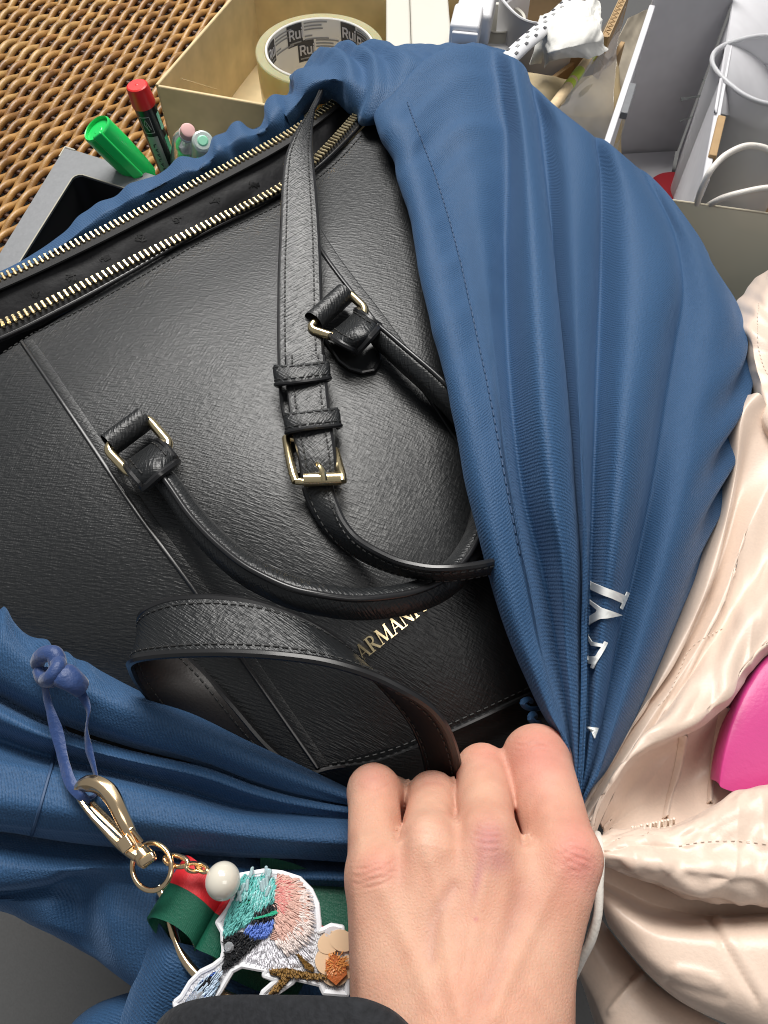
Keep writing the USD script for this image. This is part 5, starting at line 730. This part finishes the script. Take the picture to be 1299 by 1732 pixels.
t_, a, b = pen('highlighter', 'pale translucent pen with rounded end just behind the pouch rim, right of the pencil', 'marker pen', (343, 238, 75), (335, 330, -30)); part(t_, 'cap', along(a, b, [(0, .05), (0, 6.0), (1.0, 7.4), (3, 8.0), (60, 8.2), (110, 8.2), (110, .1)], 32), plain('milky_plastic', (.55, .64, .60), .25, transmission_weight=.35), smooth=30); part(t_, 'end_disc', along(a, b, [(-.6, .05), (-.6, 3.0), (0, 4.0)], 20), m_lgreen, smooth=30)
# ------------------------------------------------------------------ the clutter behind, right
wb = thing('white_box', 'ivory white carton standing right of the tan cardboard box', 'box', U(705, 60, T))
a, b = U(653, 82, .06), U(765, 82, .06); bw = b[0] - a[0]; m = rbox(bw * .38, .10, .13, .002, 2); m.apply_translation([a[0] + bw * .19, a[1] + .05, -.005]); part(wb, 'left_panel', m, m_ivory, smooth=30); m = rbox(bw * .615, .10, .13, .002, 2); m.apply_translation([a[0] + bw * .693, a[1] + .05, -.005]); part(wb, 'right_panel', m, m_ivory, smooth=30)
pl = thing('plug_adapter', 'white plastic plug with ribbed cable end behind the pouch top', 'plug', U(795, 60, T))
e1_ = np.array([.18, 1, 0]); e2_ = np.array([1, -.18, 0])
part(pl, 'plug_body', put(rbox(.06, .030, .026, .004, 2), U(805, 20, .065), e1_, e2_), m_wplastic, smooth=30); part(pl, 'plug_shoulder', put(rbox(.034, .024, .022, .003, 2), U(788, 48, .072), e1_, e2_), m_wplastic, smooth=30)
for k in range(3): part(pl, 'strain_rib', put(rbox(.0035, .021, .018, .0012, 2), U(785, 62 + k * 6, .07), e1_, e2_), m_wplastic, smooth=30)
part(pl, 'cable', tube(spl(P([(784, 70, 70), (780, 100, 60), (775, 130, 20), (770, 150, -40)]), 20), .003, 10), m_wplastic)
def cupm(c, ro, ri, za, zb_, n=64, sq=2.0):             # open cup, rounded square for sq > 2
    th = np.linspace(0, 2 * np.pi, n, endpoint=False); f = (np.abs(np.cos(th)) ** sq + np.abs(np.sin(th)) ** sq) ** (-1 / sq); rings = []
    for r, z in ((.0005, za), (ro * .86, za), (ro * .9, za + .003), (ro, zb_ - .001), (ro + .001, zb_), (ro + .0005, zb_ + .001), (ri, zb_), (ri * .9, za + .004), (.0005, za + .003)): rings.append(np.stack([c[0] + r * f * np.cos(th + .4), c[1] + r * f * np.sin(th + .4), np.full(n, z)], 1))
    v = np.vstack(rings); i = np.arange(len(v)).reshape(-1, n); j = np.roll(i, -1, 1); q = np.stack([i[:-1], j[:-1], j[1:], i[1:]], -1).reshape(-1, 4); m = trimesh.Trimesh(v, np.vstack([q[:, [0, 1, 2]], q[:, [0, 2, 3]]]), process=False); trimesh.repair.fix_normals(m); return m
c = U(918, 28, .045); t = thing('white_cup', 'tall white plastic cup with a thin rim, behind the patterned cord', 'cup', (c[0], c[1], T)); part(t, 'cup_body', cupm(c, .037, .035, T, .06, sq=3.0), m_wplastic, smooth=40); part(t, 'inner_cup', cupm(c + [0, .002, 0], .031, .030, T + .01, .048, sq=3.0), m_wplastic, smooth=40)
c = U(848, 70, .03); t = thing('small_dish', 'small white round cap lying between the plug and the tall cup', 'cap', (c[0], c[1], T)); part(t, 'cap_body', along(c, c + [0, 0, -.08], [(0, .05), (.3, 10), (2, 15), (6, 17.5), (10, 18), (98, 18), (98, .1)], 40), m_wplastic, smooth=30)
c = U(843, 30, .04); t = thing('cream_tub', 'cream plastic tub half hidden behind the white plug', 'tub', (c[0], c[1], T)); part(t, 'tub_body', cupm(c, .024, .0225, T, .04), m_ivory, smooth=40)
ly = thing('patterned_cord', 'white cord with rows of dark dashes running past the tissue', 'cord', U(870, 100, T))
lc = spl(P([(838, 128, 90), (862, 98, 96), (890, 72, 97), (925, 42, 96), (960, 10, 95), (1000, -30, 92)]), 70); part(ly, 'cord', tube(lc, .0066, 16, sy=.6, up=np.array([0, 0, 1.])), m_wplastic)
t_, a_, b_ = frames(lc, up=np.array([0, 0, 1.0])); t_ = t_ / np.linalg.norm(t_, axis=1, keepdims=True)
for k in range(3, 66, 3):
    for j, off in enumerate((-.0034, 0, .0034)):
        if (k // 3 + j) % 2: part(ly, 'woven_dash', put(rbox(.0032, .0022, .0006, .0001), lc[k] + a_[k] * off + b_[k] * (.0040 - abs(off) * .18), t_[k], a_[k], b_[k]), m_inkg if j == 1 else m_ink, smooth=False)
bb_ = thing('brown_carton', 'brown corrugated carton with its cut edge showing, behind the tissue', 'cardboard box', U(990, 60, T))
m_brown = plain('brown_kraft_card', (.36, .235, .115), .8, .0002, 80, vary=.08); m_flute = plain('corrugated_edge', (.40, .28, .15), .8)
def board(p0, p1, z, zb, th, mat, name, par, flutes=False):
    a, b = U(*p0, z), U(*p1, z); d = (b - a) / np.linalg.norm(b - a); n = np.array([-d[1], d[0], 0]); L = np.linalg.norm(b - a); q = part(par, name, put(rbox(L, th, z - zb, .0005), (a + b) / 2 + [0, 0, -(z - zb) / 2], d, n, np.array([0, 0, 1.0])), mat)
    if flutes:
        s = np.arange(.004, L - .002, .0011); w = np.stack([a + d * x_ + n * th * .33 * math.sin(x_ * 2 * np.pi / .0066) + [0, 0, .0003] for x_ in s]); part(q, 'flutes', tube(w, .0005, 6), m_flute)
        for sgn in (-1, 1): part(q, 'liner_edge', tube(np.stack([a + n * sgn * th * .45, b + n * sgn * th * .45]) + [0, 0, .0002], .0005, 6), m_flute)
board((1024, 62), (1062, -20), .075, T, .006, m_brown, 'side_board', bb_, True); board((880, 170), (1026, 64), .02, T, .004, m_brown, 'front_board', bb_); board((936, 268), (1054, 70), .03, T, .004, m_brown, 'inner_board', bb_); part(bb_, 'loose_flap', sheet(wrinkle(loft([P([(930, 285, 12), (1000, 150, 12), (1064, 30, 12)]), P([(1040, 275, -8), (1074, 140, -8), (1106, 10, -8)])], 30, 20), .003, .04, .04, 93), .001), plain('grey_brown_card', (.30, .26, .20), .7, .0002, 80, vary=.1)); board((1010, -5), (900, -20), .075, T, .004, m_brown, 'back_board', bb_)
bp = thing('brown_bag', 'brown paper sack below the tissue', 'paper bag', U(940, 180, T)); part(bp, 'sack', sheet(wrinkle(loft([P([(880, 120, 40), (930, 130, 52), (990, 130, 45), (1040, 100, 30)]), P([(890, 170, 44), (940, 190, 55), (1000, 200, 40), (1050, 190, 10)]), P([(900, 260, 20), (960, 280, 10), (1010, 300, -20), (1050, 300, -60)])], 50, 40), .003, .03, .03, 95), .001), plain('brown_paper', (.48, .38, .22), .6, .0002, 60, vary=.1))
ts = thing('tissue', 'crumpled white paper tissue lying on the brown sack', 'tissue', U(965, 70, T)); tg = loft([P([(915, 30, 88), (945, 14, 96), (985, 0, 98), (1012, 6, 92)]), P([(908, 60, 86), (940, 50, 100), (985, 40, 103), (1020, 40, 92)]), P([(915, 90, 80), (945, 85, 98), (985, 76, 100), (1024, 72, 88)]), P([(918, 116, 70), (945, 100, 86), (990, 96, 88), (1030, 82, 80)])], 60, 50); m_tis = plain('tissue_paper', (.68, .67, .63), .85, .0003, 300, sheen_weight=.1)
part(ts, 'top_fold', sheet(wrinkle(tg, .006, .022, .03, 97, 4), .0006), m_tis); part(ts, 'hanging_fold', sheet(wrinkle(loft([P([(912, 40, 80), (905, 75, 76), (898, 110, 66)]), P([(925, 45, 84), (922, 80, 78), (916, 108, 62)])], 30, 16), .002, .02, .02, 98), .0006), m_tis)
st = thing('wooden_stick', 'pale wooden stick with green paint marks leaning under the tissue', 'stick', U(930, 190, T)); sa, sb = P([(1002, 92, 60), (918, 205, 74)]); part(st, 'stick', tube(np.linspace(sa, sb, 12), .0042, 12), plain('pale_wood', (.62, .47, .28), .6, .0002, 200, vary=.08))
for x0, x1 in ((.0, .10), (.28, .42), (.46, .52)): part(st, 'green_mark', tube(np.linspace(sa + (sb - sa) * x0, sa + (sb - sa) * x1, 6), .0044, 12), plain(f'lime_paint', (.45, .58, .03), .5))
m_film = M('clear_film', {'tc': ('texture_coordinate', {}), 'f': ('layer_weight', {'blend': .25}), 'n': ('noise_texture', {'scale': 60.0, 'detail': 3.0}), 'b': ('bump', {'strength': .6, 'distance': .0008}), 't': ('transparent_bsdf', {'color': (.97, .97, .96)}), 'g': ('glossy_bsdf', {'roughness': .12, 'color': (.9, .9, .9)}), 'm': ('mix_closure', {})}, [('tc.object', 'n.vector'), ('n.fac', 'b.height'), ('b.normal', 'g.normal'), ('b.normal', 'f.normal'), ('f.facing', 'm.fac'), ('t.BSDF', 'm.closure1'), ('g.BSDF', 'm.closure2')], surface='m.closure')
pf_ = thing('plastic_bag', 'crinkled clear plastic bag hanging beside the brown sack', 'plastic bag', U(1020, 200, T)); part(pf_, 'film', sheet(wrinkle(loft([P([(1060, 0, 70), (1050, 60, 62), (1045, 120, 55), (1040, 230, 30)]), P([(1020, 40, 66), (1005, 100, 66), (985, 160, 64), (960, 250, 50)]), P([(990, 100, 60), (960, 160, 72), (940, 190, 78), (900, 235, 64)])], 50, 60), .004, .03, .05, 99, 2), .0002), m_film)
# white carton
wc = thing('white_carton', 'open white card carton with grey shaded inside, right of the brown carton', 'box', U(1140, 200, T))
zt = .072; L0, L1, R0, R1 = U(1104, 8, zt), U(1020, 262, zt), U(1240, 2, zt), U(1196, 300, zt)
def wl2(a, b, top, bot, th, nm, mat=m_white): d = (b - a) / np.linalg.norm(b - a); n = np.array([-d[1], d[0], 0]); L = np.linalg.norm(b - a); return part(wc, nm, put(rbox(L, th, top - bot, .0006), np.r_[((a + b) / 2)[:2], (top + bot) / 2], d, n, np.array([0, 0, 1.0])), mat)
wl2(L0, L1, zt, T, .005, 'left_wall'); wl2(R0 + [.004, 0, 0], R1, zt - .002, T, .005, 'right_wall'); wl2(L0 + [0, .004, 0], R0 + [0, .004, 0], zt + .02, T, .004, 'back_wall')
fp = Polygon([tuple(p[:2]) for p in (L0, L1, R1, R0)]).buffer(-.003); fm = trimesh.creation.extrude_polygon(fp, .003); fm.apply_translation([0, 0, T + .001]); part(wc, 'floor', fm, m_white)
board((1056, 190), (1071, 140), .0726, .067, .0054, m_grey, 'cut_notch', wc); board((1206, 262), (1222, 195), .0726, .066, .0056, m_brown, 'torn_edge', wc)
part(wc, 'side_flap', sheet(loft([P([(1242, -20, 72), (1236, 30, 72), (1226, 100, 72), (1212, 190, 72)]), P([(1300, -30, 66), (1300, 30, 60), (1290, 110, 50), (1250, 200, 40)]), P([(1400, -40, 40), (1400, 40, 30), (1400, 120, 20), (1330, 220, 10)])], 20, 20), .002), m_white)
part(wc, 'crease', tube(np.stack([U(1163, 268, T + .0045), U(1140, 330, T + .0045)]), .0008, 6), m_white)
rd = thing('red_lid', 'dark red round lid lying on the bottom of the white carton', 'lid', U(1135, 335, T)); c = U(1138, 338, T + .012); part(rd, 'lid_top', along(c + [0, 0, .012], c, [(0, .05), (0, 23), (.6, 25), (2, 26), (12, 26), (12, .1)], 48), plain('dark_red_plastic', (.22, .006, .012), .3), smooth=30)
fr_ = part(wc, 'torn_tape', cat([tube(spl(P([(1152, 168, -10), (1175, 164, -5), (1215, 158, 5)]), 12), [.0022] + [.0010] * 11, 6), tube(spl(P([(1145, 112, 5), (1165, 126, 3), (1212, 140, 5)]), 12), .0006, 6), tube(spl(P([(1150, 205, -25), (1180, 195, -20), (1205, 188, -15)]), 12), .0006, 6)]), m_clear)
# translucent beaker
bc = U(1300, 140, .06); bk2 = thing('plastic_beaker', 'frosted plastic beaker standing right of the white carton', 'beaker', (bc[0], bc[1], T)); m_frost = M('frosted_plastic', {'p': ('principled_bsdf', {'base_color': (.70, .70, .72), 'roughness': .4, 'transmission_weight': .38, 'ior': 1.1, 'coat_weight': .3})})
part(bk2, 'beaker_wall', cupm(bc, .044, .0428, T + .002, .07, 80, 2.6), m_frost, smooth=40)
th = np.linspace(0, 2 * np.pi, 90, endpoint=False); f = (np.abs(np.cos(th)) ** 2.6 + np.abs(np.sin(th)) ** 2.6) ** (-1 / 2.6); part(bk2, 'rim', tube(np.stack([bc[0] + .0448 * f * np.cos(th + .4), bc[1] + .0448 * f * np.sin(th + .4), np.full(90, .071)], 1), .0018, 10, closed=True), m_frost); part(bk2, 'moulded_ring', tube(np.stack([bc[0] + .0425 * f * np.cos(th + .4), bc[1] + .0425 * f * np.sin(th + .4), np.full(90, .05)], 1), .0008, 8, closed=True), m_frost)
ct = trimesh.creation.cylinder(.034, .03, sections=48); ct.apply_translation([bc[0], bc[1], T + .03]); cbx = thing('brown_contents', 'brown card roll seen inside the frosted beaker', 'card roll', (bc[0], bc[1], T)); part(cbx, 'card_roll', ct, m_brown, smooth=30)
tb_ = thing('brown_backing', 'brown card board standing behind and under the beaker', 'cardboard', (bc[0], bc[1], T)); m = rbox(.14, .003, .07, .0006); m.apply_translation([bc[0] + .08, bc[1] + .052, T + .04]); part(tb_, 'board', m, m_brown); m = rbox(.16, .13, .003, .0006); m.apply_translation([bc[0] + .055, bc[1] - .02, T - .006]); part(tb_, 'base_board', m, m_brown)
# grey paper bag with twisted handles
pb = thing('paper_bag', 'glossy grey-green paper carrier bag with twisted white handles, under the cream pouch', 'paper bag', U(1220, 420, T)); m_pbag = plain('glossy_grey_paper', (.58, .56, .44), .32, .00005, 200, vary=.0, coat_weight=.3)
a, b = U(1098, 334, .055), U(1420, 378, .055); dn = np.array([0.004, -.018, -.11])
pg_ = loft([np.stack([a + (b - a) * s for s in np.linspace(0, 1, 12)]) + dn * k + np.array([0, -.006 * math.sin(k * 3), 0]) for k in np.linspace(0, 1, 8)], 40, 30); part(pb, 'front_panel', sheet(wrinkle(pg_, .0012, .1, .1, 101, 2), .0008), m_pbag); part(pb, 'back_panel', sheet(loft([np.stack([a, (a + b) / 2, b]) + [0, .05, -.04], np.stack([a, (a + b) / 2, b]) + [0, .05, -.11]], 20, 10), .0008), m_pbag)
part(pb, 'top_edge', tube(resamp(np.stack([a, b]), .004) + [0, 0, .0003], .0007, 6), plain('torn_paper_edge', (.55, .50, .38), .8))
for zz, pts in enumerate(([(1178, 352, 50), (1186, 320, 68), (1200, 292, 80), (1228, 262, 86), (1262, 247, 88), (1292, 250, 86), (1320, 275, 80)], [(1196, 350, 50), (1215, 338, 62), (1245, 328, 68), (1299, 318, 70), (1360, 320, 66)])):
    hc = spl(P(pts), 80); t_, a_, b_ = frames(hc); hh_ = part(pb, 'twisted_handle', tube(hc, .0022, 10), m_cord)
